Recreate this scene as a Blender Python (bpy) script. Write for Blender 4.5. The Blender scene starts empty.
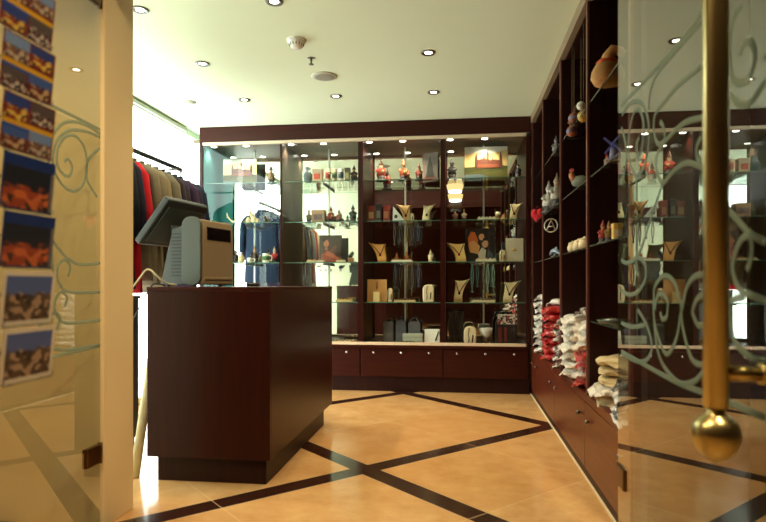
import bpy, math, random
from mathutils import Vector, Matrix
R = math.radians
random.seed(7)
SC = bpy.context.scene
COL = SC.collection
TH = math.atan(76/600); S_, C_ = math.sin(TH), math.cos(TH); CH = 1.05

# ------------------------------------------------------------------ materials
def lin(c):
    f = lambda v: v/12.92 if v <= .04045 else ((v+.055)/1.055)**2.4
    return (f(c[0]/255), f(c[1]/255), f(c[2]/255), 1)
def newmat(name):
    m = bpy.data.materials.new(name); m.use_nodes = True
    nt = m.node_tree; nt.nodes.clear()
    return m, nt, nt.nodes.new('ShaderNodeOutputMaterial')
def N(nt, t, **k):
    n = nt.nodes.new(t)
    for a, b in k.items(): setattr(n, a, b)
    return n
def L(nt, a, b): nt.links.new(a, b)
def math_n(nt, op, a, b=None, clamp=False):
    n = N(nt, 'ShaderNodeMath', operation=op); n.use_clamp = clamp
    for i, v in enumerate((a, b)):
        if v is None: continue
        if isinstance(v, (int, float)): n.inputs[i].default_value = v
        else: L(nt, v, n.inputs[i])
    return n.outputs[0]
def mixc(nt, fac, a, b, mode='MIX'):
    n = N(nt, 'ShaderNodeMix', data_type='RGBA', blend_type=mode)
    for i, v in ((0, fac), (6, a), (7, b)):
        if isinstance(v, (int, float, tuple)): n.inputs[i].default_value = v
        else: L(nt, v, n.inputs[i])
    return n.outputs[2]
CACHE = {}
def simple(c, rough=.5, metal=0, spec=.5, vary=.12, scale=30, coat=0, bump=0):
    k = ('s', tuple(c), rough, metal, spec, vary, scale, coat, bump)
    if k in CACHE: return CACHE[k]
    m, nt, o = newmat('mat_%d_%d_%d' % tuple(c))
    p = N(nt, 'ShaderNodeBsdfPrincipled'); L(nt, p.outputs[0], o.inputs[0])
    p.inputs['Roughness'].default_value = rough; p.inputs['Metallic'].default_value = metal
    p.inputs['Specular IOR Level'].default_value = spec; p.inputs['Coat Weight'].default_value = coat
    tc = N(nt, 'ShaderNodeTexCoord'); no = N(nt, 'ShaderNodeTexNoise'); no.inputs['Scale'].default_value = scale
    no.inputs['Detail'].default_value = 3
    L(nt, tc.outputs['Object'], no.inputs['Vector'])
    col = lin(c); d = tuple(v*(1-vary) for v in col[:3])+(1,); u = tuple(min(1, v*(1+vary)) for v in col[:3])+(1,)
    L(nt, mixc(nt, no.outputs[0], d, u), p.inputs['Base Color'])
    if bump:
        b = N(nt, 'ShaderNodeBump'); b.inputs['Strength'].default_value = bump; b.inputs['Distance'].default_value = .01
        L(nt, no.outputs[0], b.inputs['Height']); L(nt, b.outputs[0], p.inputs['Normal'])
    CACHE[k] = m; return m
def wood(name, a, b, rough=.3, axis='Z', spec=.5):
    m, nt, o = newmat(name)
    p = N(nt, 'ShaderNodeBsdfPrincipled'); L(nt, p.outputs[0], o.inputs[0])
    p.inputs['Roughness'].default_value = rough; p.inputs['Specular IOR Level'].default_value = spec
    g = N(nt, 'ShaderNodeNewGeometry'); mp = N(nt, 'ShaderNodeMapping')
    sc = {'Z': (26, 26, 1.6), 'X': (1.6, 26, 26), 'Y': (26, 1.6, 26)}[axis]
    mp.inputs['Scale'].default_value = sc
    no = N(nt, 'ShaderNodeTexNoise'); no.inputs['Scale'].default_value = 1.5; no.inputs['Detail'].default_value = 6
    no.inputs['Roughness'].default_value = .65
    L(nt, g.outputs['Position'], mp.inputs[0]); L(nt, mp.outputs[0], no.inputs['Vector'])
    r = N(nt, 'ShaderNodeValToRGB'); r.color_ramp.elements[0].position = .3; r.color_ramp.elements[1].position = .72
    r.color_ramp.elements[0].color = lin(a); r.color_ramp.elements[1].color = lin(b)
    L(nt, no.outputs[0], r.inputs[0]); L(nt, r.outputs[0], p.inputs['Base Color'])
    return m
def emit(c, s):
    k = ('e', tuple(c), s)
    if k in CACHE: return CACHE[k]
    m, nt, o = newmat('glow'); e = N(nt, 'ShaderNodeEmission'); e.inputs[0].default_value = (*c, 1); e.inputs[1].default_value = s
    L(nt, e.outputs[0], o.inputs[0]); CACHE[k] = m; return m
def glass(name, tint, ior=1.5, gain=1.0, haze=0.0, hazecol=(200, 190, 160)):
    # thin clear pane: straight-through transmission plus Fresnel mirror reflection on the outer faces
    m, nt, o = newmat(name)
    fr = N(nt, 'ShaderNodeFresnel'); fr.inputs[0].default_value = ior
    g = N(nt, 'ShaderNodeNewGeometry')
    two = math_n(nt, 'DIVIDE', math_n(nt, 'MULTIPLY', fr.outputs[0], 2), math_n(nt, 'ADD', fr.outputs[0], 1))
    f = math_n(nt, 'MULTIPLY', math_n(nt, 'MULTIPLY', two, gain), math_n(nt, 'SUBTRACT', 1, g.outputs['Backfacing']), True)
    t = N(nt, 'ShaderNodeBsdfTransparent'); t.inputs[0].default_value = (*tint, 1)
    gl = N(nt, 'ShaderNodeBsdfGlossy'); gl.inputs['Roughness'].default_value = 0.0; gl.inputs[0].default_value = (1, 1, 1, 1)
    base = t.outputs[0]
    if haze:
        d = N(nt, 'ShaderNodeBsdfDiffuse'); d.inputs[0].default_value = lin(hazecol)
        mh = N(nt, 'ShaderNodeMixShader'); mh.inputs[0].default_value = haze
        L(nt, base, mh.inputs[1]); L(nt, d.outputs[0], mh.inputs[2]); base = mh.outputs[0]
    mx = N(nt, 'ShaderNodeMixShader'); L(nt, f, mx.inputs[0]); L(nt, base, mx.inputs[1]); L(nt, gl.outputs[0], mx.inputs[2])
    L(nt, mx.outputs[0], o.inputs[0]); return m
def frosted(name, c, trans=.4, clear=.0):
    m, nt, o = newmat(name)
    d = N(nt, 'ShaderNodeBsdfDiffuse'); d.inputs[0].default_value = lin(c)
    t = N(nt, 'ShaderNodeBsdfTranslucent'); t.inputs[0].default_value = lin(c)
    mx = N(nt, 'ShaderNodeMixShader'); mx.inputs[0].default_value = trans
    L(nt, d.outputs[0], mx.inputs[1]); L(nt, t.outputs[0], mx.inputs[2]); out = mx.outputs[0]
    if clear:
        tr = N(nt, 'ShaderNodeBsdfTransparent'); m2 = N(nt, 'ShaderNodeMixShader'); m2.inputs[0].default_value = clear
        L(nt, out, m2.inputs[1]); L(nt, tr.outputs[0], m2.inputs[2]); out = m2.outputs[0]
    L(nt, out, o.inputs[0]); return m
def print_mat(name, top, low, a, b, scale=9, split=.55):
    # printed picture: sky colour above, mottled blocks of two inks below
    m, nt, o = newmat(name)
    p = N(nt, 'ShaderNodeBsdfPrincipled'); p.inputs['Roughness'].default_value = .35; L(nt, p.outputs[0], o.inputs[0])
    tc = N(nt, 'ShaderNodeTexCoord'); sp = N(nt, 'ShaderNodeSeparateXYZ'); L(nt, tc.outputs['Generated'], sp.inputs[0])
    vo = N(nt, 'ShaderNodeTexVoronoi'); vo.inputs['Scale'].default_value = scale; vo.distance = 'CHEBYCHEV'; vo.inputs['Randomness'].default_value = .75; mp = N(nt, 'ShaderNodeMapping'); mp.inputs['Scale'].default_value = (1, 1.3, .55); L(nt, tc.outputs['Generated'], mp.inputs[0]); L(nt, mp.outputs[0], vo.inputs['Vector'])
    no = N(nt, 'ShaderNodeTexNoise'); no.inputs['Scale'].default_value = scale*.6; L(nt, tc.outputs['Generated'], no.inputs['Vector'])
    sv = N(nt, 'ShaderNodeSeparateXYZ'); L(nt, vo.outputs['Color'], sv.inputs[0])
    ink = mixc(nt, math_n(nt, 'GREATER_THAN', sv.outputs[0], .55), lin(a), lin(b))
    ink = mixc(nt, math_n(nt, 'GREATER_THAN', sv.outputs[1], .7), ink, lin(low))
    z = math_n(nt, 'ADD', sp.outputs[2], math_n(nt, 'MULTIPLY', math_n(nt, 'SUBTRACT', no.outputs[0], .5), .45))
    f = N(nt, 'ShaderNodeMapRange'); f.inputs[1].default_value = split-.06; f.inputs[2].default_value = split+.06; L(nt, z, f.inputs[0])
    L(nt, mixc(nt, f.outputs[0], ink, lin(top)), p.inputs['Base Color']); return m
def plastic_wrap(name, c, white=.3, scale=22):
    m, nt, o = newmat(name)
    p = N(nt, 'ShaderNodeBsdfPrincipled'); p.inputs['Roughness'].default_value = .28; p.inputs['Coat Weight'].default_value = .6
    p.inputs['Coat Roughness'].default_value = .08
    L(nt, p.outputs[0], o.inputs[0])
    g = N(nt, 'ShaderNodeNewGeometry'); no = N(nt, 'ShaderNodeTexNoise'); no.inputs['Scale'].default_value = scale; no.inputs['Detail'].default_value = 4
    L(nt, g.outputs['Position'], no.inputs['Vector'])
    r = N(nt, 'ShaderNodeValToRGB'); r.color_ramp.elements[0].position = .62-white*.4; r.color_ramp.elements[1].position = .74-white*.4
    r.color_ramp.elements[0].color = lin(c); r.color_ramp.elements[1].color = lin((232, 230, 222))
    L(nt, no.outputs[0], r.inputs[0]); L(nt, r.outputs[0], p.inputs['Base Color'])
    b = N(nt, 'ShaderNodeBump'); b.inputs['Strength'].default_value = .7; b.inputs['Distance'].default_value = .012
    n2 = N(nt, 'ShaderNodeTexNoise'); n2.inputs['Scale'].default_value = 45; n2.inputs['Detail'].default_value = 2; L(nt, g.outputs['Position'], n2.inputs['Vector'])
    L(nt, n2.outputs[0], b.inputs['Height']); L(nt, b.outputs[0], p.inputs['Normal']); L(nt, b.outputs[0], p.inputs['Coat Normal']); return m

def floor_mat():
    m, nt, o = newmat('polished_stone_floor')
    p = N(nt, 'ShaderNodeBsdfPrincipled'); L(nt, p.outputs[0], o.inputs[0])
    g = N(nt, 'ShaderNodeNewGeometry'); s = N(nt, 'ShaderNodeSeparateXYZ'); L(nt, g.outputs['Position'], s.inputs[0])
    u = math_n(nt, 'ADD', s.outputs[0], s.outputs[1]); v = math_n(nt, 'SUBTRACT', s.outputs[1], s.outputs[0])
    def dist(w, off, per):
        q = math_n(nt, 'FLOORED_MODULO' if False else 'MODULO', math_n(nt, 'ADD', w, 50*per-off+per/2), per)
        return math_n(nt, 'ABSOLUTE', math_n(nt, 'SUBTRACT', q, per/2))
    su = dist(u, 2.845, 2.46); sv = dist(v, 3.905, 2.46)
    strip = math_n(nt, 'LESS_THAN', math_n(nt, 'MINIMUM', su, sv), .09)
    gu = math_n(nt, 'MINIMUM', dist(u, 2.83+1.23, 2.46), dist(v, 3.905+1.23, 2.46))
    edge = math_n(nt, 'ABSOLUTE', math_n(nt, 'SUBTRACT', math_n(nt, 'MINIMUM', su, sv), .09))
    grout = math_n(nt, 'LESS_THAN', math_n(nt, 'MINIMUM', gu, edge), .0035)
    n1 = N(nt, 'ShaderNodeTexNoise'); n1.inputs['Scale'].default_value = 5; n1.inputs['Detail'].default_value = 8; n1.inputs['Roughness'].default_value = .7
    L(nt, g.outputs['Position'], n1.inputs['Vector'])
    # per-tile tone
    fl = N(nt, 'ShaderNodeCombineXYZ')
    L(nt, math_n(nt, 'FLOOR', math_n(nt, 'DIVIDE', math_n(nt, 'ADD', u, -2.83), 1.23)), fl.inputs[0])
    L(nt, math_n(nt, 'FLOOR', math_n(nt, 'DIVIDE', math_n(nt, 'ADD', v, -3.905), 1.23)), fl.inputs[1])
    wn = N(nt, 'ShaderNodeTexWhiteNoise', noise_dimensions='2D'); L(nt, fl.outputs[0], wn.inputs['Vector'])
    r = N(nt, 'ShaderNodeValToRGB'); r.color_ramp.elements[0].position = .3; r.color_ramp.elements[1].position = .7
    r.color_ramp.elements[0].color = lin((192, 146, 92)); r.color_ramp.elements[1].color = lin((226, 188, 132))
    L(nt, n1.outputs[0], r.inputs[0])
    tile = mixc(nt, math_n(nt, 'MULTIPLY', wn.outputs[0], .6), r.outputs[0], lin((198, 146, 88)))
    n2 = N(nt, 'ShaderNodeTexNoise'); n2.inputs['Scale'].default_value = 40; n2.inputs['Detail'].default_value = 4; L(nt, g.outputs['Position'], n2.inputs['Vector'])
    dark = mixc(nt, n2.outputs[0], lin((40, 20, 13)), lin((62, 34, 24)))
    c = mixc(nt, strip, tile, dark)
    c = mixc(nt, math_n(nt, 'MULTIPLY', grout, .6), c, lin((228, 200, 156)))
    L(nt, c, p.inputs['Base Color'])
    p.inputs['Roughness'].default_value = .16; p.inputs['Specular IOR Level'].default_value = .5
    return m

MAHO = wood('mahogany', (36, 9, 6), (56, 16, 9), .34, spec=.25)
MAHO_X = wood('mahogany_cross_grain', (44, 14, 9), (62, 20, 12), .36, 'X', spec=.22)
MAHO_LIT = wood('mahogany_floor_lit', (74, 28, 14), (108, 46, 24), .3, 'Y')  # mahogany lightened along the grain, floor bounce light painted into its colour
MAHO_D = wood('dark_mahogany', (30, 10, 8), (46, 17, 12), .45, spec=.2)
PLASTER = simple((230, 241, 212), .9, vary=.02, scale=3, spec=.1)
CREAM = simple((232, 212, 166), .55, vary=.05, scale=2.5, spec=.3)
PALEWALL = simple((222, 228, 208), .9, vary=.02, scale=3, spec=.1)
DARKRED = simple((78, 22, 16), .6, vary=.1, scale=3)
CHROME = simple((205, 205, 205), .15, 1, vary=.03)
STEEL = simple((120, 118, 112), .35, 1, vary=.05)
BRASS = simple((196, 180, 122), .3, 1, vary=.12, scale=14)
BRONZE = simple((105, 78, 50), .3, 1, vary=.1)
TRACK = simple((220, 200, 172), .45, vary=.04)
GLASS = glass('clear_glass', (.985, .995, .985), 1.27)
SHELFG = glass('shelf_glass', (.95, .985, .965))
DOORG = glass('door_glass', (.9, .93, .88), 1.6, 1.15, .008, (190, 180, 140))
EDGE = simple((74, 116, 98), .2, vary=.05); EDGE_D = simple((40, 52, 46), .2, vary=.05)
TEAL = frosted('pale_teal_sheet', (92, 150, 148), .45)
ETCH = frosted('etched_frosting', (164, 186, 170), .35, .45)
IVORY = simple((226, 210, 168), .55, vary=.04)
WHITE = simple((232, 230, 222), .5, vary=.03)
BLACK = simple((16, 15, 16), .45, vary=.2)
GOLD = simple((200, 150, 60), .3, 1)
LAMP = emit((1, .93, .78), 12)
def mirror_mat():
    m, nt, o = newmat('mirror_silver'); g = N(nt, 'ShaderNodeBsdfGlossy'); g.inputs['Roughness'].default_value = 0
    g.inputs[0].default_value = (.92, .95, .91, 1); L(nt, g.outputs[0], o.inputs[0]); return m
MIRROR = mirror_mat()

# ------------------------------------------------------------------ mesh building
class MB:
    def __init__(s): s.v = []; s.f = []; s.m = []; s.sm = []; s.cur = 0; s.M = Matrix()
    def add(s, vs, fs, smooth=False):
        b = len(s.v); s.v += [tuple(s.M @ Vector(v)) for v in vs]
        for f in fs: s.f.append(tuple(i+b for i in f)); s.m.append(s.cur); s.sm.append(smooth)
        return s
    def box(s, x0, x1, y0, y1, z0, z1):
        return s.add([(x0,y0,z0),(x1,y0,z0),(x1,y1,z0),(x0,y1,z0),(x0,y0,z1),(x1,y0,z1),(x1,y1,z1),(x0,y1,z1)],
              [(0,3,2,1),(4,5,6,7),(0,1,5,4),(1,2,6,5),(2,3,7,6),(3,0,4,7)])
    def lathe(s, prof, n=16, o=(0,0,0), sx=1, sy=1):
        vs = []; fs = []
        for (r, z) in prof:
            for i in range(n):
                a = 2*math.pi*i/n; vs.append((o[0]+r*sx*math.cos(a), o[1]+r*sy*math.sin(a), o[2]+z))
        for k in range(len(prof)-1):
            for i in range(n):
                j = (i+1) % n; fs.append((k*n+i, k*n+j, (k+1)*n+j, (k+1)*n+i))
        fs.append(tuple(range(n-1, -1, -1))); fs.append(tuple((len(prof)-1)*n+i for i in range(n)))
        return s.add(vs, fs, True)
    def ball(s, c, r, n=12, k=8):
        if isinstance(r, (int, float)): r = (r, r, r)
        vs = [(c[0], c[1], c[2]-r[2])]; fs = []
        for a in range(1, k):
            t = -math.pi/2+math.pi*a/k
            for i in range(n):
                p = 2*math.pi*i/n; vs.append((c[0]+r[0]*math.cos(t)*math.cos(p), c[1]+r[1]*math.cos(t)*math.sin(p), c[2]+r[2]*math.sin(t)))
        vs.append((c[0], c[1], c[2]+r[2])); e = len(vs)-1
        for i in range(n):
            j = (i+1) % n; fs.append((0, 1+j, 1+i)); fs.append((e, 1+(k-2)*n+i, 1+(k-2)*n+j))
            for a in range(k-2): fs.append((1+a*n+i, 1+a*n+j, 1+(a+1)*n+j, 1+(a+1)*n+i))
        return s.add(vs, fs, True)
    def tube(s, pts, r, n=8, closed=False):
        P = [Vector(p) for p in pts]; vs = []; fs = []; K = len(P)
        rr = r if isinstance(r, (list, tuple)) else [r]*K
        up = None
        for k in range(K):
            if closed: t = P[(k+1) % K]-P[k-1]
            else: t = P[min(k+1, K-1)]-P[max(k-1, 0)]
            t.normalize()
            if up is None: up = Vector((0, 0, 1)) if abs(t.z) < .9 else Vector((1, 0, 0))
            a = t.cross(up)
            if a.length < 1e-4: a = t.cross(Vector((0, 1, 0)))
            a.normalize(); b = a.cross(t); up = b
            for i in range(n):
                q = 2*math.pi*i/n; vs.append(tuple(P[k]+a*rr[k]*math.cos(q)+b*rr[k]*math.sin(q)))
        for k in range(K if closed else K-1):
            k2 = (k+1) % K
            for i in range(n):
                j = (i+1) % n; fs.append((k*n+i, k*n+j, k2*n+j, k2*n+i))
        if not closed: fs.append(tuple(range(n-1, -1, -1))); fs.append(tuple((K-1)*n+i for i in range(n)))
        return s.add(vs, fs, True)
    def prism(s, poly, d0, d1, plane='XZ', smooth=False):
        # polygon (counter-clockwise in its plane) extruded along the remaining axis
        n = len(poly)
        mk = {'XZ': lambda p, d: (p[0], d, p[1]), 'YZ': lambda p, d: (d, p[0], p[1]), 'XY': lambda p, d: (p[0], p[1], d)}[plane]
        vs = [mk(p, d0) for p in poly]+[mk(p, d1) for p in poly]
        fs = [tuple(range(n)), tuple(range(2*n-1, n-1, -1))]
        for i in range(n):
            j = (i+1) % n; fs.append((i, n+i, n+j, j))
        return s.add(vs, fs, smooth)
    def grid(s, fn, nu, nv, smooth=True):
        vs = [fn(i/nu, j/nv) for j in range(nv+1) for i in range(nu+1)]
        fs = [(j*(nu+1)+i, j*(nu+1)+i+1, (j+1)*(nu+1)+i+1, (j+1)*(nu+1)+i) for j in range(nv) for i in range(nu)]
        return s.add(vs, fs, smooth)

def link(name, mb, mats, parent=None, world=False, bevel=0, subsurf=0, loc=None, rot=None, solid=0):
    me = bpy.data.meshes.new(name); me.from_pydata(mb.v, [], mb.f)
    if not isinstance(mats, (list, tuple)): mats = [mats]
    for m in mats: me.materials.append(m)
    me.polygons.foreach_set('material_index', mb.m); me.polygons.foreach_set('use_smooth', mb.sm)
    import bmesh
    bm = bmesh.new(); bm.from_mesh(me); bmesh.ops.recalc_face_normals(bm, faces=bm.faces); bm.to_mesh(me); bm.free()
    me.update()
    o = bpy.data.objects.new(name, me); COL.objects.link(o)
    if parent is not None:
        o.parent = parent
        if world:
            r = parent
            off = Vector((0, 0, 0))
            while r is not None: off += r.location; r = r.parent
            o.location = -off
    if loc: o.location = loc
    if rot: o.rotation_euler = rot
    if solid: md = o.modifiers.new('solid', 'SOLIDIFY'); md.thickness = solid; md.offset = 0
    if bevel: md = o.modifiers.new('bevel', 'BEVEL'); md.width = bevel; md.segments = 2; md.limit_method = 'ANGLE'
    if subsurf: md = o.modifiers.new('sub', 'SUBSURF'); md.levels = subsurf; md.render_levels = subsurf
    return o
def tag(o, label, cat, group=None):
    o['label'] = label; o['category'] = cat
    if group: o['group'] = group
    return o
def thing(name, label, cat, loc=(0,0,0), rz=0, group=None):
    o = bpy.data.objects.new(name, None); COL.objects.link(o); o.location = loc; o.rotation_euler = (0, 0, rz)
    o.empty_display_size = .1
    return tag(o, label, cat, group)
def struct(name, mb, mat, **k):
    o = link(name, mb, mat, **k); o['kind'] = 'structure'; return o
def dup(root, loc, rz=None, label=None, group=None, scale=None):
    r = root.copy(); COL.objects.link(r); r.location = loc
    if rz is not None: r.rotation_euler = (0, 0, rz)
    if scale: r.scale = (scale,)*3
    if label: r['label'] = label
    if group: r['group'] = group
    for ch in list(root.children):
        c = ch.copy(); COL.objects.link(c); c.parent = r
        for gch in list(ch.children):
            d = gch.copy(); COL.objects.link(d); d.parent = c
    return r
def lamp(kind, name, loc, energy, color, rot=(0,0,0), **k):
    l = bpy.data.lights.new(name, kind); l.energy = energy; l.color = color
    for a, b in k.items(): setattr(l, a, b)
    o = bpy.data.objects.new(name, l); COL.objects.link(o); o.location = loc; o.rotation_euler = rot; return o
def smooth_path(pts, n=6):
    # Catmull-Rom through points
    P = [Vector(p) for p in pts]; out = []
    for i in range(len(P)-1):
        a = P[max(i-1, 0)]; b = P[i]; c = P[i+1]; d = P[min(i+2, len(P)-1)]
        for k in range(n):
            t = k/n
            out.append(.5*((2*b)+(c-a)*t+(2*a-5*b+4*c-d)*t*t+(3*b-a-3*c+d)*t**3))
    out.append(P[-1]); return out

# ------------------------------------------------------------------ dimensions
H = 2.66                       # shop ceiling
XL, YF, YM = -2.78, 5.86, 6.30   # left wall, glazed cabinet front, mirror back of the cabinet
DIV = [-2.62, -1.787, -.97, -.154, .66]
XR, XB = .685, 1.06              # right shelving: front, back panel
YJ0, YJ1 = 2.42, 2.66            # shop front wall thickness
SH = [.88, 1.28, 1.69, 2.10]     # glass shelf levels of the cabinet
BASE = .46

# ------------------------------------------------------------------ setting
struct('floor', MB().box(-5, 5, -5, 6.6, -.1, 0), floor_mat())
struct('ceiling', MB().box(XL-.1, XB+.1, YJ0, 6.5, H, H+.1), PLASTER)
struct('wall_back', MB().box(XL-.1, XB+.1, 6.36, 6.46, 0, H), PALEWALL)
struct('wall_right', MB().box(XB+.03, XB+.13, YJ0, 6.36, 0, H), PALEWALL)
# left wall: bright glazed shop window
mb = MB(); mb.box(XL-.08, XL, YJ1, 6.36, 0, .06); mb.box(XL-.08, XL, YJ1, 6.36, H-.06, H); mb.box(XL-.08, XL, YJ1, 2.75, .06, H-.06); mb.box(XL-.08, XL, 6.2, 6.36, .06, H-.06)
struct('wall_left', mb, PALEWALL)
w = struct('window_1', MB().box(XL-.05, XL-.03, 2.75, 6.2, .06, H-.06), emit((.90, 1, .92), 8))
struct('trim_1', MB().box(XL, XL+.03, YJ1, YF-.03, H-.05, H-.015), simple((176, 184, 164), .5), bevel=.004)
# front wall with the entrance; pale inside face left of the door, marble-clad jamb
mb = MB(); mb.box(-5, -1.52, YJ0, YJ1-.004, 0, 3.2)
struct('wall_front_left', mb, CREAM, bevel=.006)
struct('wall_front_inner', MB().box(XL, -1.54, YJ1-.004, YJ1+.006, 0, H), PALEWALL)
struct('wall_front_right', MB().box(.72, 5, YJ0, 2.50, 0, 3.2), simple((34, 22, 15), .6, spec=.2))
struct('wall_front_lintel', MB().box(-1.52, .72, YJ0, 2.50, 2.36, 3.2), simple((84, 26, 18), .5))
# passage in front of the shop
struct('wall_passage_rear', MB().box(-5, 5, -4.1, -4, 0, 3.2), DARKRED)
struct('wall_passage_left', MB().box(-5.1, -5, -4, YJ0, 0, 3.2), simple((120, 80, 50), .7))
struct('wall_passage_right', MB().box(5, 5.1, -4, YJ0, 0, 3.2), simple((70, 36, 24), .7))
struct('ceiling_passage', MB().box(-5, 5, -4.1, YJ0, 3.2, 3.3), simple((150, 138, 110), .9))

# ------------------------------------------------------------------ downlights
def make_downlight(label, loc, group, glow=LAMP):
    t = thing('downlight', label, 'ceiling light', loc, 0, group)
    link('trim_ring', MB().lathe([(.026, -.001), (.030, -.004), (.048, -.008), (.052, 0), (.026, 0)], 24), STEEL, t)
    link('lamp_lens', MB().lathe([(.0255, -.003), (.024, -.001), (.02, 0)], 20), glow, t)
    return t
spots = [(-1.85, 3.30, 'leftmost and nearest, at the top edge beside the pillar'), (-1.85, 4.16, 'in the row over the clothes side, second from the front'),
         (-1.85, 5.02, 'above the till end nearest the glass cabinet, left of the others'), (-1.04, 3.30, 'in front of the smoke detector at the top edge'),
         (-1.04, 5.02, 'behind the round speaker, before the glass cabinet'), (-.21, 4.16, 'on the right, nearer the doorway'), (-.21, 5.02, 'on the right, nearest the glass cabinet'),
         (-.21, 3.30, 'on the right just inside the doorway, reflected in the glass door')]
dl = None
for (x, y, s) in spots:
    lab = 'small recessed ceiling spotlight ' + s
    if dl is None: dl = make_downlight(lab, (x, y, H), 'recessed spots in the shop ceiling')
    else: dup(dl, (x, y, H), 0, lab)
    lamp('SPOT', 'spot_beam', (x, y, H-.03), 36, (1, .76, .46), spot_size=R(105), spot_blend=.7, shadow_soft_size=.03)
for x, y in ((-2.2, 1.0), (-.6, 1.1), (1.0, .9), (-.6, -1.6), (-1.4, -2.6), (.6, -2.6)):
    dup(dl, (x, y, 3.2), 0, 'recessed spotlight in the ceiling of the passage outside the shop', 'recessed spots outside the shop')
lamp('SPOT', 'passage_beam', (-.7, .9, 3.15), 115, (1, .74, .42), spot_size=R(140), spot_blend=.6, shadow_soft_size=.06)
lamp('SPOT', 'passage_beam', (1.0, .9, 3.15), 125, (1, .78, .46), (0, R(28), 0), spot_size=R(130), spot_blend=.6, shadow_soft_size=.06)  # extra beam added at this fitting, tilted to brighten the postcards
lamp('SPOT', 'passage_beam', (-2.2, 1.0, 3.15), 125, (1, .78, .46), spot_size=R(130), spot_blend=.6, shadow_soft_size=.06)
# smoke detector, sprinkler, speakers
t = thing('smoke_detector', 'white domed smoke detector on the ceiling', 'smoke detector', (-1.06, 3.84, H))
link('mount', MB().lathe([(.062, -.012), (.064, -.002), (.064, 0)], 28), WHITE, t)
link('dome', MB().lathe([(.02, -.058), (.034, -.052), (.046, -.034), (.054, -.02), (.056, -.012)], 28), WHITE, t)
m = MB()
for i in range(14):
    a = 2*math.pi*i/14; c, s = math.cos(a), math.sin(a)
    m.tube([(.050*c, .050*s, -.026), (.042*c, .042*s, -.043)], .003, 5)
link('vent_slot', m, simple((70, 70, 64), .6), t)
t = thing('sprinkler', 'tiny metal sprinkler head behind the smoke detector', 'sprinkler', (-1.04, 4.16, H+.004))
link('collar', MB().lathe([(.02, -.006), (.034, -.003), (.034, 0)], 20), simple((150, 148, 138), .3, 1), t)
link('nozzle', MB().lathe([(.018, -.05), (.018, -.047), (.004, -.044), (.007, -.03), (.010, -.006)], 14), STEEL, t)
def speaker(x, y, r, label):
    t = thing('ceiling_speaker', label, 'speaker', (x, y, H))
    link('rim', MB().lathe([(r*.86, -.010), (r, -.004), (r, 0), (r*.86, 0)], 32), simple((190, 190, 172), .6), t)
    link('grille', MB().lathe([(r*.2, -.013), (r*.6, -.012), (r*.855, -.009), (r*.855, -.001)], 32), simple((150, 150, 136), .7, vary=.5, scale=260), t)
speaker(-1.03, 4.53, .10, 'round ceiling speaker behind the smoke detector')
speaker(-2.36, 5.02, .065, 'small round pale fitting on the ceiling near the bright window')

# ------------------------------------------------------------------ glazed display cabinet along the back
cab = thing('display_cabinet', 'long mahogany display cabinet with glass front and mirrored back across the rear wall', 'display cabinet', (-.97, 6.1, 0))
K = dict(parent=cab, world=True)
link('plinth', MB().box(-2.62, XR-.012, 5.895, 6.35, 0, .14), MAHO_D, **K)
link('carcass', MB().box(-2.62, XR-.012, 5.89, 6.35, .14, BASE-.03), MAHO_X, **K)
link('base_top', MB().box(-2.63, XR-.012, 5.855, 6.35, BASE-.03, BASE), MAHO_X, bevel=.003, **K)
for i in range(4):
    a, b = DIV[i]+.008, DIV[i+1]-.006
    d = link('drawer', MB().box(a, b, 5.872, 5.89, .148, BASE-.036), MAHO_X, bevel=.002, **K)
    w_ = b-a
    for q in (.16, .5, .84):
        kx = a+q*w_
        kn = MB(); kn.M = Matrix.Translation((kx, 5.872, .385)) @ Matrix.Rotation(R(90), 4, 'X')
        kn.lathe([(.005, 0), (.005, .01), (.012, .013), (.013, .018), (.008, .023)], 14)
        link('knob' if q != .5 else 'lock', kn, CHROME, parent=d, world=True)
link('lower_track', MB().box(-2.62, XR-.012, 5.85, 5.885, BASE, BASE+.028), TRACK, bevel=.002, **K)
link('upper_track', MB().box(-2.62, XR-.012, 5.85, 5.885, 2.475, 2.505), TRACK, bevel=.002, **K)
link('fascia', MB().box(-2.63, XR-.012, 5.845, 5.875, 2.505, H-.002), MAHO_X, **K)
link('fascia_stub', MB().box(-2.70, -2.63, 5.85, 5.875, 2.50, 2.535), simple((120, 104, 82), .5), **K)
link('top_panel', MB().box(-2.62, XR-.012, 5.886, 6.35, 2.503, 2.53), wood('soffit_lit_wood', (104, 84, 66), (126, 104, 84), .5, 'X'), **K)  # dark wood given a paler colour for the light falling on it
link('mirror_back', MB().box(-2.60, XR-.03, YM, YM+.006, BASE, 2.503), MIRROR, **K)
link('corner_post', MB().box(-2.63, -2.60, 5.85, 5.885, BASE, 2.505), MAHO_D, **K)
link('side_panel', MB().box(-2.62, -2.61, 5.89, 6.35, BASE, 2.503), TEAL, **K)
link('end_panel', MB().box(.635, XR-.012, 5.85, 6.35, BASE, 2.502), MAHO, **K)
for i, x in enumerate(DIV[1:4]):
    link('partition', MB().box(x-.012, x+.012, 5.90, YM-.001, BASE, 2.503), MAHO if i else wood('grey_partition', (84, 70, 58), (104, 88, 74), .35), **K)
    wd = .026 if i else .008
    link('post', MB().box(x-wd, x+wd, 5.886, 5.90, BASE, 2.503), MAHO, **K)
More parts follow.
